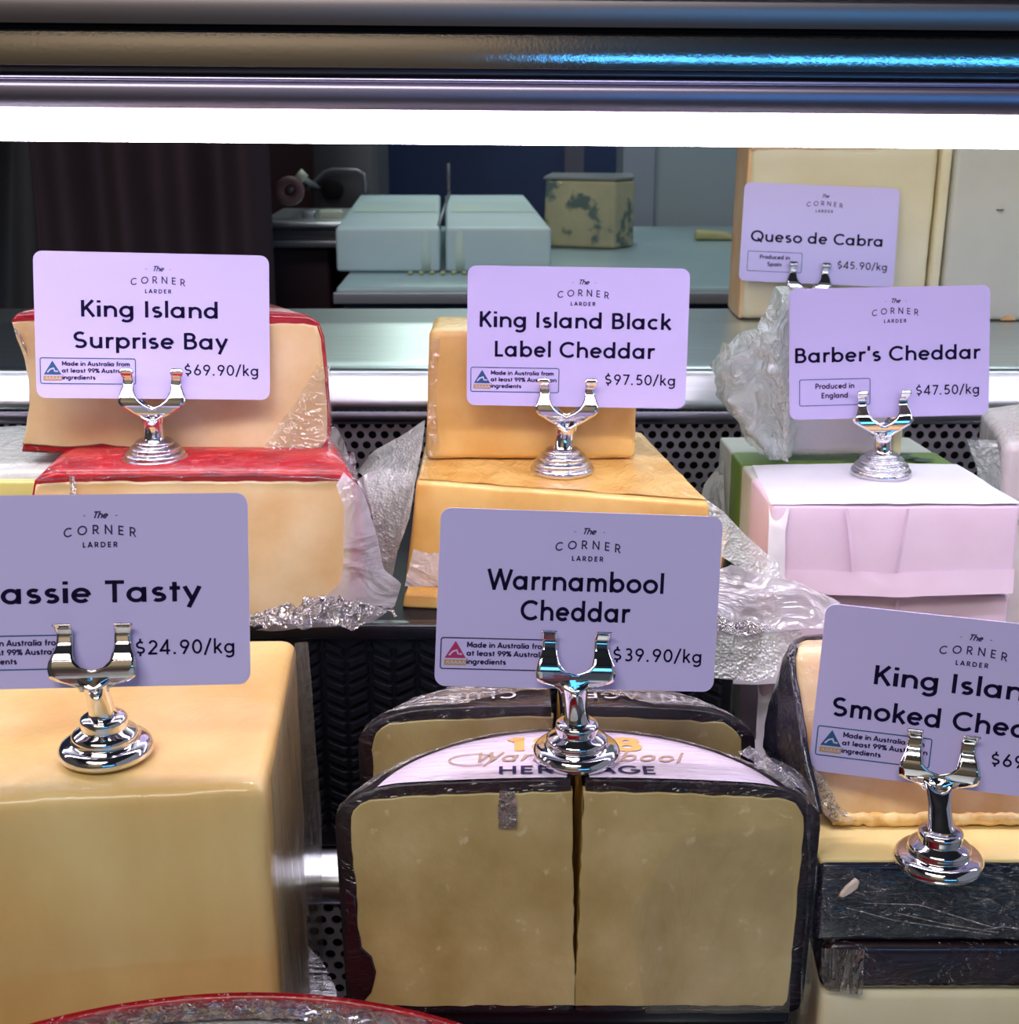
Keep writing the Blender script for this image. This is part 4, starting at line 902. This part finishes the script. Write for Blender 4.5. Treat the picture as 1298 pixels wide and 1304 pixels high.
# film over wheels
M_topfilm = film('wheel_top_film', milk=.36, gloss=.34, scale=(25, 160, 160), wr=1.0, streak=.30, milk_col=(.68, .62, .62))
def top_film(t, top, side, cx, cy, R, yf, r_in, seed, mat=None, inner=True):
    v, f = [], []; n, m = 40, 10
    a0 = math.asin((yf + .001 - cy) / R)
    for i in range(n + 1):
        a = a0 + (PI / 2 - .02 - a0) * i / n
        for j in range(m + 1):
            r = r_in + (R + .0006 - r_in) * j / m
            x, y = r * math.cos(a), r * math.sin(a)
            yy = max(cy + y, yf + .0008)
            q = Vector(top(cx + side * max(x, .0015), yy, .0012))
            if r >= R: q.z -= .004
            q.z += abs(fbm(q, 150, seed)) * .0009; v.append(q)
    for i in range(n):
        for j in range(m): k = i * (m + 1) + j; f.append((k, k + 1, k + m + 2, k + m + 1))
    mesh_obj('plastic_wrap', v, f, mat or M_topfilm, t, True)
for sd, t, tp_ in ((-1, tL, topL), (1, tR, topR)): top_film(t, tp_, sd, wcx, .3530, .0760, wyf, .0660, 40 + sd)
for sd, t, tp_ in ((-1, rL, rtL), (1, rR, rtR)): top_film(t, tp_, sd, .0158, .397, .0735, .430, .045, 44 + sd)
# outer film on the right flank, tape scrap on left face
loft('plastic_wrap', [P([(985, 962), (1020, 985), (1038, 1010), (1044, 1100), (1036, 1200), (1030, 1290)], wyf + .006), P([(960, 975), (1005, 992), (1026, 1012), (1030, 1100), (1024, 1200), (1018, 1292)], wyf - .0015)], M_film, tR, 50, 8, .0012, 110, 50, 1)
loft('plastic_wrap', [P([(940, 955), (965, 975), (990, 990), (1015, 1003)], wyf + .012), P([(955, 948), (985, 968), (1010, 985), (1030, 1005)], wyf + .014)], M_scrunch, tR, 40, 6, .0012, 260, 51, 1.5)
loft('tape_scrap', [P([(636, 1004), (634, 1030), (634, 1052)], wyf, -.0012), P([(656, 1004), (658, 1030), (658, 1050)], wyf, -.0016)], M_scrunch, tL, 16, 8, .0004, 500, 52, 1)
# dark wax drips creeping over the left face
drip = [(440, 1130), (452, 1140), (456, 1180), (462, 1205), (474, 1216), (479, 1236), (474, 1262), (462, 1275), (448, 1272), (441, 1240)]
prism('wax_drip', P(drip, wyf, -.0012), (0, .002, 0), M_waxb, tL, .0004, 2, jitter=.0003)
loft('plastic_wrap', [P([(862, 1058), (930, 1052), (1008, 1046)], wyf, -.0014), P([(800, 1160), (930, 1160), (1008, 1160)], wyf, -.0018), P([(822, 1286), (930, 1286), (1004, 1286)], wyf, -.0014)], film('panel_film', milk=.12, gloss=.04, scale=(40, 40, 20), wr=.4, tint=(1, 1, 1), streak=.015, milk_col=(.8, .75, .55)), tR, 30, 20, .0006, 60, 55)
c6 = price_card((.0199, .3953, -.1771), (-11.2, 5.0, 3.4), [('Warrnambool', .0540), ('Cheddar', .0335)], '$39.90/kg', 'au', 'grey-lilac price card reading $39.90/kg, front centre above the black-waxed wheel', 1.0, tri='red', base=(.445, .615))
holder(c6, (.0206, .3935), -.1994, False, 'smooth chrome clip stand on the labelled black-waxed wheel', dx=-.0006)

# --- smoked cheddar stack, right
zs_ = -.2285
s4 = thing('smoked_cheddar_slab', 'pale cream cheese slab at the bottom of the right-hand stack', 'cheese', (.165, .40, -.3298), 'stacked smoked cheddar slabs')
xl_ = ray(1040, 1270, y=.3835).x
ztop4 = ray(1150, 1262, y=.3835).z
hexa('cheese_body', [(xl_, .3835, -.3296), (.26, .3835, -.3296), (.26, .43, -.3296), (xl_ + .002, .43, -.3296), (xl_ + .0015, .3835, ztop4), (.26, .3835, ztop4), (.26, .43, ztop4), (xl_ + .004, .43, ztop4)], .0035, M_queso, s4, amp=.0006, nscale=60)
s3 = thing('smoked_cheddar_slab', 'dark brown-black waxed slab second from the bottom of the right-hand stack', 'cheese', (.165, .40, ztop4), 'stacked smoked cheddar slabs')
y3 = .3828; z3 = ray(1150, 1203, y=y3).z; x3 = ray(1052, 1230, y=y3).x
hexa('wax_rind', [(x3 - .002, y3, ztop4 + .0004), (.262, y3, ztop4 + .0004), (.262, .43, ztop4 + .0004), (x3 + .002, .43, ztop4 + .0004), (x3, y3, z3), (.262, y3, z3), (.262, .43, z3), (x3 + .003, .43, z3)], .0035, M_waxb, s3, amp=.0004, nscale=70)
loft('plastic_wrap', [P([(1046, 1205), (1044, 1235), (1050, 1258)], y3, -.001), P([(1100, 1205), (1098, 1235), (1096, 1262)], y3, -.002)], film('cream_film', milk=.18, gloss=.3, scale=(300, 40, 40), milk_col=(.55, .42, .30), streak=.3), s3, 16, 16, .0008, 150, 60, 1)
s2 = thing('smoked_cheddar_slab', 'black-waxed smoked cheddar slab with cream top carrying the clip stand', 'cheese', (.165, .40, z3), 'stacked smoked cheddar slabs')
y2 = ray(1180, 1098, z=zs_).y; x2 = ray(1042, 1095, z=zs_).x
hexa('wax_rind', [(x2 + .0006, y2 + .001, z3 + .0012), (.265, y2 + .001, z3 + .0012), (.265, .435, z3 + .0012), (x2 + .0008, .435, z3 + .0012), (x2, y2, zs_ - .0008), (.265, y2, zs_ - .0008), (.265, .437, zs_ - .0008), (x2 - .001, .437, zs_ - .0008)], .0022, M_wrapwax, s2, amp=.0005, nscale=80)
hexa('cut_face', [(x2 + .0006, y2 + .0016, zs_ - .002), (.2655, y2 + .0016, zs_ - .002), (.2655, .436, zs_ - .002), (x2 - .0006, .436, zs_ - .002), (x2 + .0006, y2 + .0016, zs_), (.2655, y2 + .0016, zs_), (.2655, .436, zs_), (x2 - .0006, .436, zs_)], .0008, M_smokedt, s2, amp=.0002)
loft('plastic_wrap', [[ray(p, q, y=y2 - .0012) for p, q in [(1046, 1104), (1120, 1106), (1200, 1108), (1298, 1106), (1360, 1106)]], [ray(p, q, y=y2 - .0035) for p, q in [(1046, 1150), (1130, 1165), (1200, 1155), (1298, 1150), (1360, 1150)]], [ray(p, q, y=y2 - .0016) for p, q in [(1048, 1192), (1130, 1190), (1200, 1192), (1298, 1194), (1360, 1194)]]], film('taut_film', milk=.015, gloss=.08, scale=(60, 60, 160), wr=.9, streak=.05, rough=.16), s2, 90, 40, .0018, 130, 61, 2)
for (pa, pb, pc) in (((1078, 1156), (1140, 1172), (1262, 1190)), ((1100, 1150), (1170, 1152), (1268, 1182)), ((1140, 1162), (1200, 1176), (1272, 1188)), ((1250, 1184), (1280, 1180), (1320, 1186))):
    m0 = MB(); m0.tube([ray(*pa, y=y2 - .004), ray(*pb, y=y2 - .0048), ray(*pc, y=y2 - .004)], .00022, 5); m0.obj('wrap_crease', M_scrunch, s2, True)
cr = thing('cheese_crumb', 'small cream crumb stuck on the wrapped black slab at the right', 'crumb', ray(1082, 1143, y=y2 - .005))
cpts = [ray(a_, b_, y=y2 - .0055) for a_, b_ in [(1071, 1140), (1078, 1131), (1090, 1121), (1095, 1124), (1093, 1132), (1084, 1139), (1074, 1144), (1069, 1143)]]
prism('crumb_body', cpts, (0, .0018, 0), pmat('crumb', (.72, .60, .52), rough=.6), cr, .0004, 2)
# top leaning piece
s1 = thing('smoked_cheddar_slab', 'topmost smoked cheddar piece in film with black wax flank behind the tilted card', 'cheese', (.16, .42, zs_ + .0004), 'stacked smoked cheddar slabs')
yb1 = ray(1150, 1052, z=zs_).y
fb = [ray(1050, 1052, z=zs_ + .0006), ray(1330, 1046, z=zs_ + .0006)]
tlp = ray(1008, 826, y=yb1 + .020); ztb = ray(1008, 814, y=.448).z
hexa('cheese_body', [(fb[0].x, yb1, zs_ + .0006), (.262, yb1, zs_ + .0006), (.262, .440, zs_ + .0006), (fb[0].x * .440 / yb1 + .001, .440, zs_ + .0006),
     (tlp.x, yb1 + .020, tlp.z), (.258, yb1 + .020, tlp.z), (.258, .448, ztb), (tlp.x * .448 / (yb1 + .020) + .002, .448, ztb)], .004, M_smoked, s1, amp=.0008, nscale=70, seed=5,
     post=lambda q, a, b, h: q + Vector((-.004 * math.sin(PI * h) * (1 - a) * 1.0, -.002 * math.sin(PI * h), 0)))
# torn lower edge
v = []; mb = MB(); k_ = 40
line = [ray(1060 + 270 * i / k_, 1047 + 5 * fbm(Vector((i * .31, 0, 0)), 1, 2), y=yb1 - .0012) for i in range(k_ + 1)]
mb.tube([Vector((p.x, yb1 + .0006, max(p.z, zs_ + .0020))) for p in line], [.0019 + .0010 * abs(fbm(Vector((i * .7, 2, 1)), 1, 3)) for i in range(k_ + 1)], 8); mb.obj('torn_edge', M_rough_rind, s1, True)
# black wax flank with vertical streaks
fl_f = [ray(p, q, y=yy) for p, q, yy in [(1010, 822, .425), (1005, 836, .422), (1008, 860, .418), (1013, 890, .412), (1019, 926, .405), (1023, 957, .399), (1030, 985, .394), (1040, 1036, .386)]]
fl_b = [ray(p, q, y=.437) for p, q in [(1009, 818), (998, 840), (988, 871), (978, 897), (973, 926), (971, 950), (980, 975), (1000, 1010)]]
v, f = [], []
fl = loft('wax_flank', [fl_b, [(a + b) / 2 + Vector((-.0015, -.001, .0)) for a, b in zip(fl_b, fl_f)], fl_f], M_wrapwax, s1, 30, 20, .0010, 160, 62, 1)
md = fl.modifiers.new('thickness', 'SOLIDIFY'); md.thickness = .002; md.offset = -1
mb = MB(); mb.tube([fl_f[1], ray(1012, 818, y=.446), ray(1024, 813, y=.448), ray(1045, 811, y=.448), ray(1110, 811, y=.448)], .0009, 8); mb.obj('wax_edge', M_wax, s1, True)
loft('plastic_wrap', [[ray(p, q, y=.398) for p, q in [(1024, 960), (1032, 985), (1044, 1020), (1060, 1046)]], [ray(p, q, y=.3975) for p, q in [(1036, 975), (1050, 992), (1066, 1020), (1092, 1046)]]], M_scrunch, s1, 40, 10, .0014, 220, 63, 1.5)
c7 = price_card((.1358, .3926, -.2090), (-6.5, -11.0, 2.4), [('King Island', .0508), ('Smoked Cheddar', .0735)], '$69.90/kg', 'au', 'tilted grey-lilac price card for smoked cheddar, cut off at the right edge', 1.0, base=(.44, .655))
holder(c7, (.1300, .3790), zs_ + .0004, False, 'smooth chrome clip stand on the black-waxed slab at the right', dx=-.0040)

# --- red film-wrapped wheel in the foreground
rw = thing('red_wrapped_wheel', 'red-rimmed cheese wheel in shiny film, only its top edge at the bottom left', 'cheese', (-.065, .20, -.399))
cxw = ray(325, 1270, y=.325).x; ztw = ray(325, 1272, y=.325).z
cyw = .325 - .126
lathe('wheel_body', smooth_profile([(.120, -.399), (.1245, -.396), (.126, -.36), (.126, ztw - .008), (.1245, ztw - .002), (.120, ztw), (.110, ztw + .0003), (.001, ztw + .0004)], 3), (cxw - rw.location.x, cyw - rw.location.y, -rw.location.z), M_redwax, rw, 128)
lathe('wrap_centre', [(.1215, ztw + .0006), (.110, ztw + .0014), (.001, ztw + .0016)], (cxw - rw.location.x, cyw - rw.location.y, -rw.location.z), pmat('grey_green_label', (.33, .38, .34), (.45, .48, .44), nscale=60, rough=.3, coat=.8, wrinkle=1, wscale=(120, 120, 120)), rw, 64)
v, f = [], []
for i in range(385):
    a = 2 * PI * i / 384
    for j in range(6):
        r = .1155 + .0120 * j / 5; z = ztw + .0012 + (-.0045 if j == 5 else -.001 if j == 4 else 0)
        p = Vector((cxw + r * math.cos(a), cyw + r * math.sin(a), z)); p.z += abs(fbm(p, 260, 5)) * .0013; v.append(p)
for i in range(384):
    for j in range(5): k = i * 6 + j; f.append((k, k + 1, k + 7, k + 6))
mesh_obj('plastic_wrap', v, f, M_scrunch, rw, True)

# ================================================================== STAFF SIDE
ct = thing('work_counter', 'pale blue-green work counter behind the display case', 'counter', (.4, 1.35, -1.0))
zc = -.155
hexa('worktop', [(-.136, 1.11, zc - .010), (1.0, 1.11, zc - .010), (1.0, 1.592, zc - .010), (-.136, 1.592, zc - .010), (-.136, 1.11, zc), (1.0, 1.11, zc), (1.0, 1.592, zc), (-.136, 1.592, zc)], .003, M_counter, ct, .05)
hexa('edge_strip', [(-.138, 1.106, zc - .013), (1.0, 1.106, zc - .013), (1.0, 1.112, zc - .013), (-.138, 1.112, zc - .013), (-.138, 1.106, zc - .004), (1.0, 1.106, zc - .004), (1.0, 1.112, zc - .004), (-.138, 1.112, zc - .004)], .001, M_mach2, ct, .05)
MB().box((-.130, 1.13, -1.0), (1.0, 1.59, zc - .010)).obj('cabinet_front', pmat('navy_cabinet', (.02, .035, .075), rough=.4), ct)
def board(side, label):
    t = thing('cutting_board', label, 'cutting board', (-.052 + side * .046, 1.35, zc), 'pair of white cutting blocks')
    fx = [ray(429, 345, y=1.196).x, ray(561, 345, y=1.196).x] if side < 0 else [ray(568, 345, y=1.196).x, ray(702, 345, y=1.196).x]
    bx = [ray(458, 249, y=1.55).x, ray(561, 249, y=1.55).x] if side < 0 else [ray(567, 249, y=1.55).x, ray(668, 249, y=1.55).x]
    z1 = zc + .037
    hexa('block', [(fx[0], 1.196, zc + .0005), (fx[1], 1.196, zc + .0005), (bx[1], 1.55, zc + .0005), (bx[0], 1.55, zc + .0005), (fx[0], 1.196, z1), (fx[1], 1.196, z1), (bx[1], 1.55, z1), (bx[0], 1.55, z1)], .003, M_board, t, .01)
    # finger notch beside the wire
    xn = fx[1] - .012 if side < 0 else fx[0] + .012
    lathe('notch', [(.012, .0), (.0125, .012), (.0118, .0335)], (xn - t.location.x, 1.2075 - t.location.y, .0007), M_boardy, t, 24)
    a = [(fx[0] * .6 + bx[0] * .4), (fx[1] * .6 + bx[1] * .4)]; b = [(fx[0] * .25 + bx[0] * .75), (fx[1] * .25 + bx[1] * .75)]
    MB().add([(a[0] + .006, 1.34, z1 + .0004), (a[1] - .004, 1.34, z1 + .0004), (b[1] - .004, 1.46, z1 + .0004), (b[0] + .006, 1.46, z1 + .0004)], [(0, 1, 2, 3)]).obj('stain', M_boardy, t)
board(-1, 'left white cutting block beside the cheese wire'); board(1, 'right white cutting block beside the cheese wire')
cw_ = thing('cheese_wire', 'dark wire cutter standing in the slot between the white blocks', 'wire cutter', (-.064, 1.35, zc))
mb = MB(); xw = ray(564, 290, y=1.3).x; mb.tube([(xw, 1.20, zc + .012), (xw, 1.22, zc + .036), (xw - .003, 1.45, zc + .038), (xw - .004, 1.55, zc + .040)], .0016, 8); mb.obj('wire', M_machine, cw_, True)
mb = MB(); mb.tube([(xw - .004, 1.545, zc + .0005), (xw - .005, 1.55, zc + .07)], .0018, 10); mb.obj('lever', M_machine, cw_, True)
cr2 = thing('cheese_crumbs', 'yellowish crumbs at the front of the white cutting blocks', 'crumb', (xw, 1.185, zc))
for k_ in range(6):
    x_ = xw - .022 + k_ * .009; o_ = lathe('crumb', [(.0005, 0), (.0026, .0008), (.0022, .0022), (.0004, .003)], (x_ - xw, random.uniform(-.006, .001), .0003), M_grana, cr2, 7)
bc = thing('blue_cheese_wedge', 'blue-veined cheese wedge on the work counter beside the white blocks', 'cheese', (.075, 1.40, zc))
lx, rx_ = ray(692, 318, y=1.38).x, ray(808, 318, y=1.37).x; mx = ray(782, 320, y=1.362).x; zt2 = ray(750, 230, y=1.37).z
pl = [(lx, 1.385), (mx, 1.362), (rx_, 1.385), (rx_ + .002, 1.44), (lx + .01, 1.45)]
v = [(x, y, zc + .0006) for x, y in pl] + [(x + (.002 if i == 0 else 0), y, zt2) for i, (x, y) in enumerate(pl)]; n = len(pl)
o_ = mesh_obj('cheese_body', v, [tuple(range(n - 1, -1, -1)), tuple(range(n, 2 * n))] + [(i, (i + 1) % n, n + (i + 1) % n, n + i) for i in range(n)], M_bluech, bc)
md = o_.modifiers.new('bevel', 'BEVEL'); md.width = .003; md.segments = 3
v = [(x, y, zt2 + .0006) for x, y in pl] + [(x, y, zt2 + .0026) for x, y in pl]
mesh_obj('grey_rind', v, [tuple(range(n - 1, -1, -1)), tuple(range(n, 2 * n))] + [(i, (i + 1) % n, n + (i + 1) % n, n + i) for i in range(n)], pmat('grey_rind', (.20, .22, .22), rough=.4, coat=.6), bc)
pc = thing('cheese_heel', 'small flat yellow-green cheese heel on the counter near the grey wall', 'cheese', (.208, 1.445, zc))
hexa('cheese_body', [(.186, 1.438, zc + .0005), (.2275, 1.438, zc + .0005), (.2275, 1.458, zc + .0005), (.186, 1.458, zc + .0005), (.188, 1.438, zc + .011), (.222, 1.438, zc + .008), (.222, 1.458, zc + .008), (.188, 1.458, zc + .011)], .0045, M_grana, pc, .004, amp=.0008, nscale=80)
# slicer
sl = thing('meat_slicer', 'grey slicing machine with round dark knob and looped handle behind the case', 'slicer', (-.19, 1.40, -1.0))
ys = 1.36
def bx(px0, py0, px1, py1, y0, y1, nm, mat, r=.004, par=sl):
    a, b = ray(px0, py1, y=y0), ray(px1, py0, y=y0)
    return hexa(nm, [(a.x, y0, a.z), (b.x, y0, a.z), (b.x, y1, a.z), (a.x, y1, a.z), (a.x, y0, b.z), (b.x, y0, b.z), (b.x, y1, b.z), (a.x, y1, b.z)], r, mat, par, .02)
bx(398, 150, 482, 287, 1.565, 1.69, 'machine_body', M_machine, .012)
bx(330, 282, 440, 292, 1.30, 1.44, 'steel_tray', M_steel, .002)
bx(332, 292, 440, 306, 1.31, 1.43, 'tray_front', M_machine, .002)
bx(332, 306, 440, 316, 1.305, 1.43, 'tray_base', M_mach2, .002)
bx(345, 316, 420, 760, 1.33, 1.43, 'stand', M_maroon, .004)
k1 = ray(424, 240, y=1.563)
lathe('round_knob', [(.0115, 0), (.012, .002), (.0115, .007), (.009, .009), (.001, .0095)], (0, 0, 0), M_dark, sl, 24)
kn = C.objects[-1]; kn.location = k1 - Vector(sl.location); kn.rotation_euler = (PI / 2, 0, 0)
mb = MB(); mb.tube([ray(p, q, y=1.553) for p, q in [(392, 243), (402, 230), (414, 219), (424, 216), (455, 217), (463, 222), (465, 232), (465, 246)]], .0022, 8); mb.obj('loop_handle', M_mach2, sl, True)
mb = MB(); mb.tube([ray(379, 221, y=1.34), ray(388, 229, y=1.34)], [.0058, .0052], 12); mb.obj('white_knob', M_ivory, sl, True)
mb = MB(); mb.tube([ray(366 + 13 * math.cos(a) + 3, 243 + 13 * math.sin(a), y=1.335) for a in [2 * PI * k / 18 for k in range(18)]], .0045, 8, True); mb.obj('ring_grip', M_pink, sl, True)
mb = MB(); mb.tube([ray(369, 243, y=1.335), ray(384, 226, y=1.345), ray(400, 236, y=1.45), ray(405, 240, y=1.565)], .0028, 8); mb.obj('lever_arm', M_mach2, sl, True)
bx(405, 268, 436, 280, 1.33, 1.345, 'white_block', M_ivory, .003)
bx(384, 269, 402, 280, 1.33, 1.345, 'grey_block', M_mach2, .003)
# dark cabinet panel and hanging cloths
dc = thing('maroon_cabinet', 'dark maroon cabinet behind the slicing machine', 'cabinet', (-.30, 1.62, -1.0))
hexa('cabinet_body', [(-.75, 1.70, -1.0), (-.150, 1.70, -1.0), (-.150, 1.85, -1.0), (-.75, 1.85, -1.0), (-.75, 1.70, .35), (-.155, 1.70, .35), (-.155, 1.85, .35), (-.75, 1.85, .35)], .006, M_maroon, dc, .1)
for k_ in range(2):
    MB().box((-.745 + k_ * .295, 1.694, -.90), (-.46 + k_ * .295, 1.7, .33)).obj('door_panel', M_maroon, dc)
def cloth(label, x0, x1, y, mat, folds, seed, skew=0):
    t = thing('hanging_cloth', label, 'cloth', ((x0 + x1) / 2, y, -.9))
    v, f = [], []; n, m = 80, 24
    for j in range(m + 1):
        z = -.9 + 1.3 * j / m
        for i in range(n + 1):
            u = i / n; x = x0 + (x1 - x0) * u + skew * (z + .1) * (1 - u)
            v.append((x, y + .012 * math.sin(u * folds * 2 * PI + z * 1.5 + seed) + .006 * noise.noise(Vector((u * 7, z * 3, seed))), z))
    for j in range(m):
        for i in range(n): k = j * (n + 1) + i; f.append((k, k + 1, k + n + 2, k + n + 1))
    o = mesh_obj('fabric', v, f, mat, t, True); md = o.modifiers.new('thickness', 'SOLIDIFY'); md.thickness = .003
    mb = MB(); mb.tube([(x0 - .01, y, .405), (x1 + .01, y, .405)], .006, 10); mb.obj('rail', M_machine, t, True)
cloth('dark plum cloth hanging behind the case left of the slicer', -.375, -.188, 1.13, M_cloth, 4, 1)
cloth('charcoal cloth hanging at the far left behind the case', -.47, -.35, 1.18, M_cloth2, 3, 5, skew=.25)

# walls, floors, ceiling (structure)
def struct(name, a, b, mat):
    o = MB().box(a, b).obj(name, mat); o['kind'] = 'structure'; return o
struct('wall_back', (-2.2, 2.3, -1.02), (2.4, 2.4, 2.1), M_bluew)
x_p = ray(793, 250, y=1.625).x
struct('wall_right', (x_p + .03, 1.64, -1.02), (2.4, 1.72, 2.1), M_grey)
struct('trim_1', (x_p, 1.625, -1.02), (x_p + .035, 1.73, 2.1), M_post)
struct('trim_2', (x_p - .055, 1.90, -1.02), (x_p - .030, 1.95, 2.1), pmat('slate_post', (.10, .10, .15), rough=.5))
M_floor = pmat('shop_floor', (.10, .085, .075), (.14, .12, .10), nscale=4, rough=.4)
struct('floor', (-2.2, -3.2, -1.06), (2.4, 2.4, -1.0), M_floor)
M_tan = pmat('tan_wall', (.34, .27, .17), (.40, .32, .21), nscale=3, rough=.7)
struct('wall_front', (-2.2, -3.2, -1.02), (2.4, -3.1, 2.1), M_tan)
struct('wall_left', (-2.3, -3.2, -1.02), (-2.2, 2.4, 2.1), pmat('side_wall', (.16, .14, .15), rough=.7))
struct('ceiling', (-2.3, -3.2, 2.1), (2.4, 2.4, 2.16), pmat('ceiling_dark', (.05, .05, .055), rough=.8))
# bright shop window facing the case: three blue-lit panes
wn = struct('window_1', (.10, -3.09, -1.0), (2.2, -3.086, 2.0), pmat('teal_shop_front', (.07, .12, .19), (.10, .15, .22), nscale=2, rough=.5))
for i in range(4):
    a = .16 + i * .48
    p_ = MB().box((a, -3.085, .32), (a + .42, -3.08, .62)).obj('pane', emis('daylight_pane_%d' % i, (.08, .46, 1.0), 6.0), wn)
MB().box((.10, -3.09, .62), (2.2, -3.06, .65)).obj('window_head', M_mach2, wn)
glow_panel = struct('added_glow_panel', (-.75, 2.285, .30), (1.3, 2.297, .34), M_mach2)  # unseen glowing panel, added to give the upper shelf steel a bright reflection
MB().box((-.75, 2.28, .34), (1.3, 2.29, .78)).obj('pane', emis('added_pale_glow', (.82, 1.0, .90), 3.6), glow_panel)
# case carcass under the shelves
MB().box((-.56, .05, -1.0), (.56, .845, -.4305)).obj('carcass', M_steel2, case)
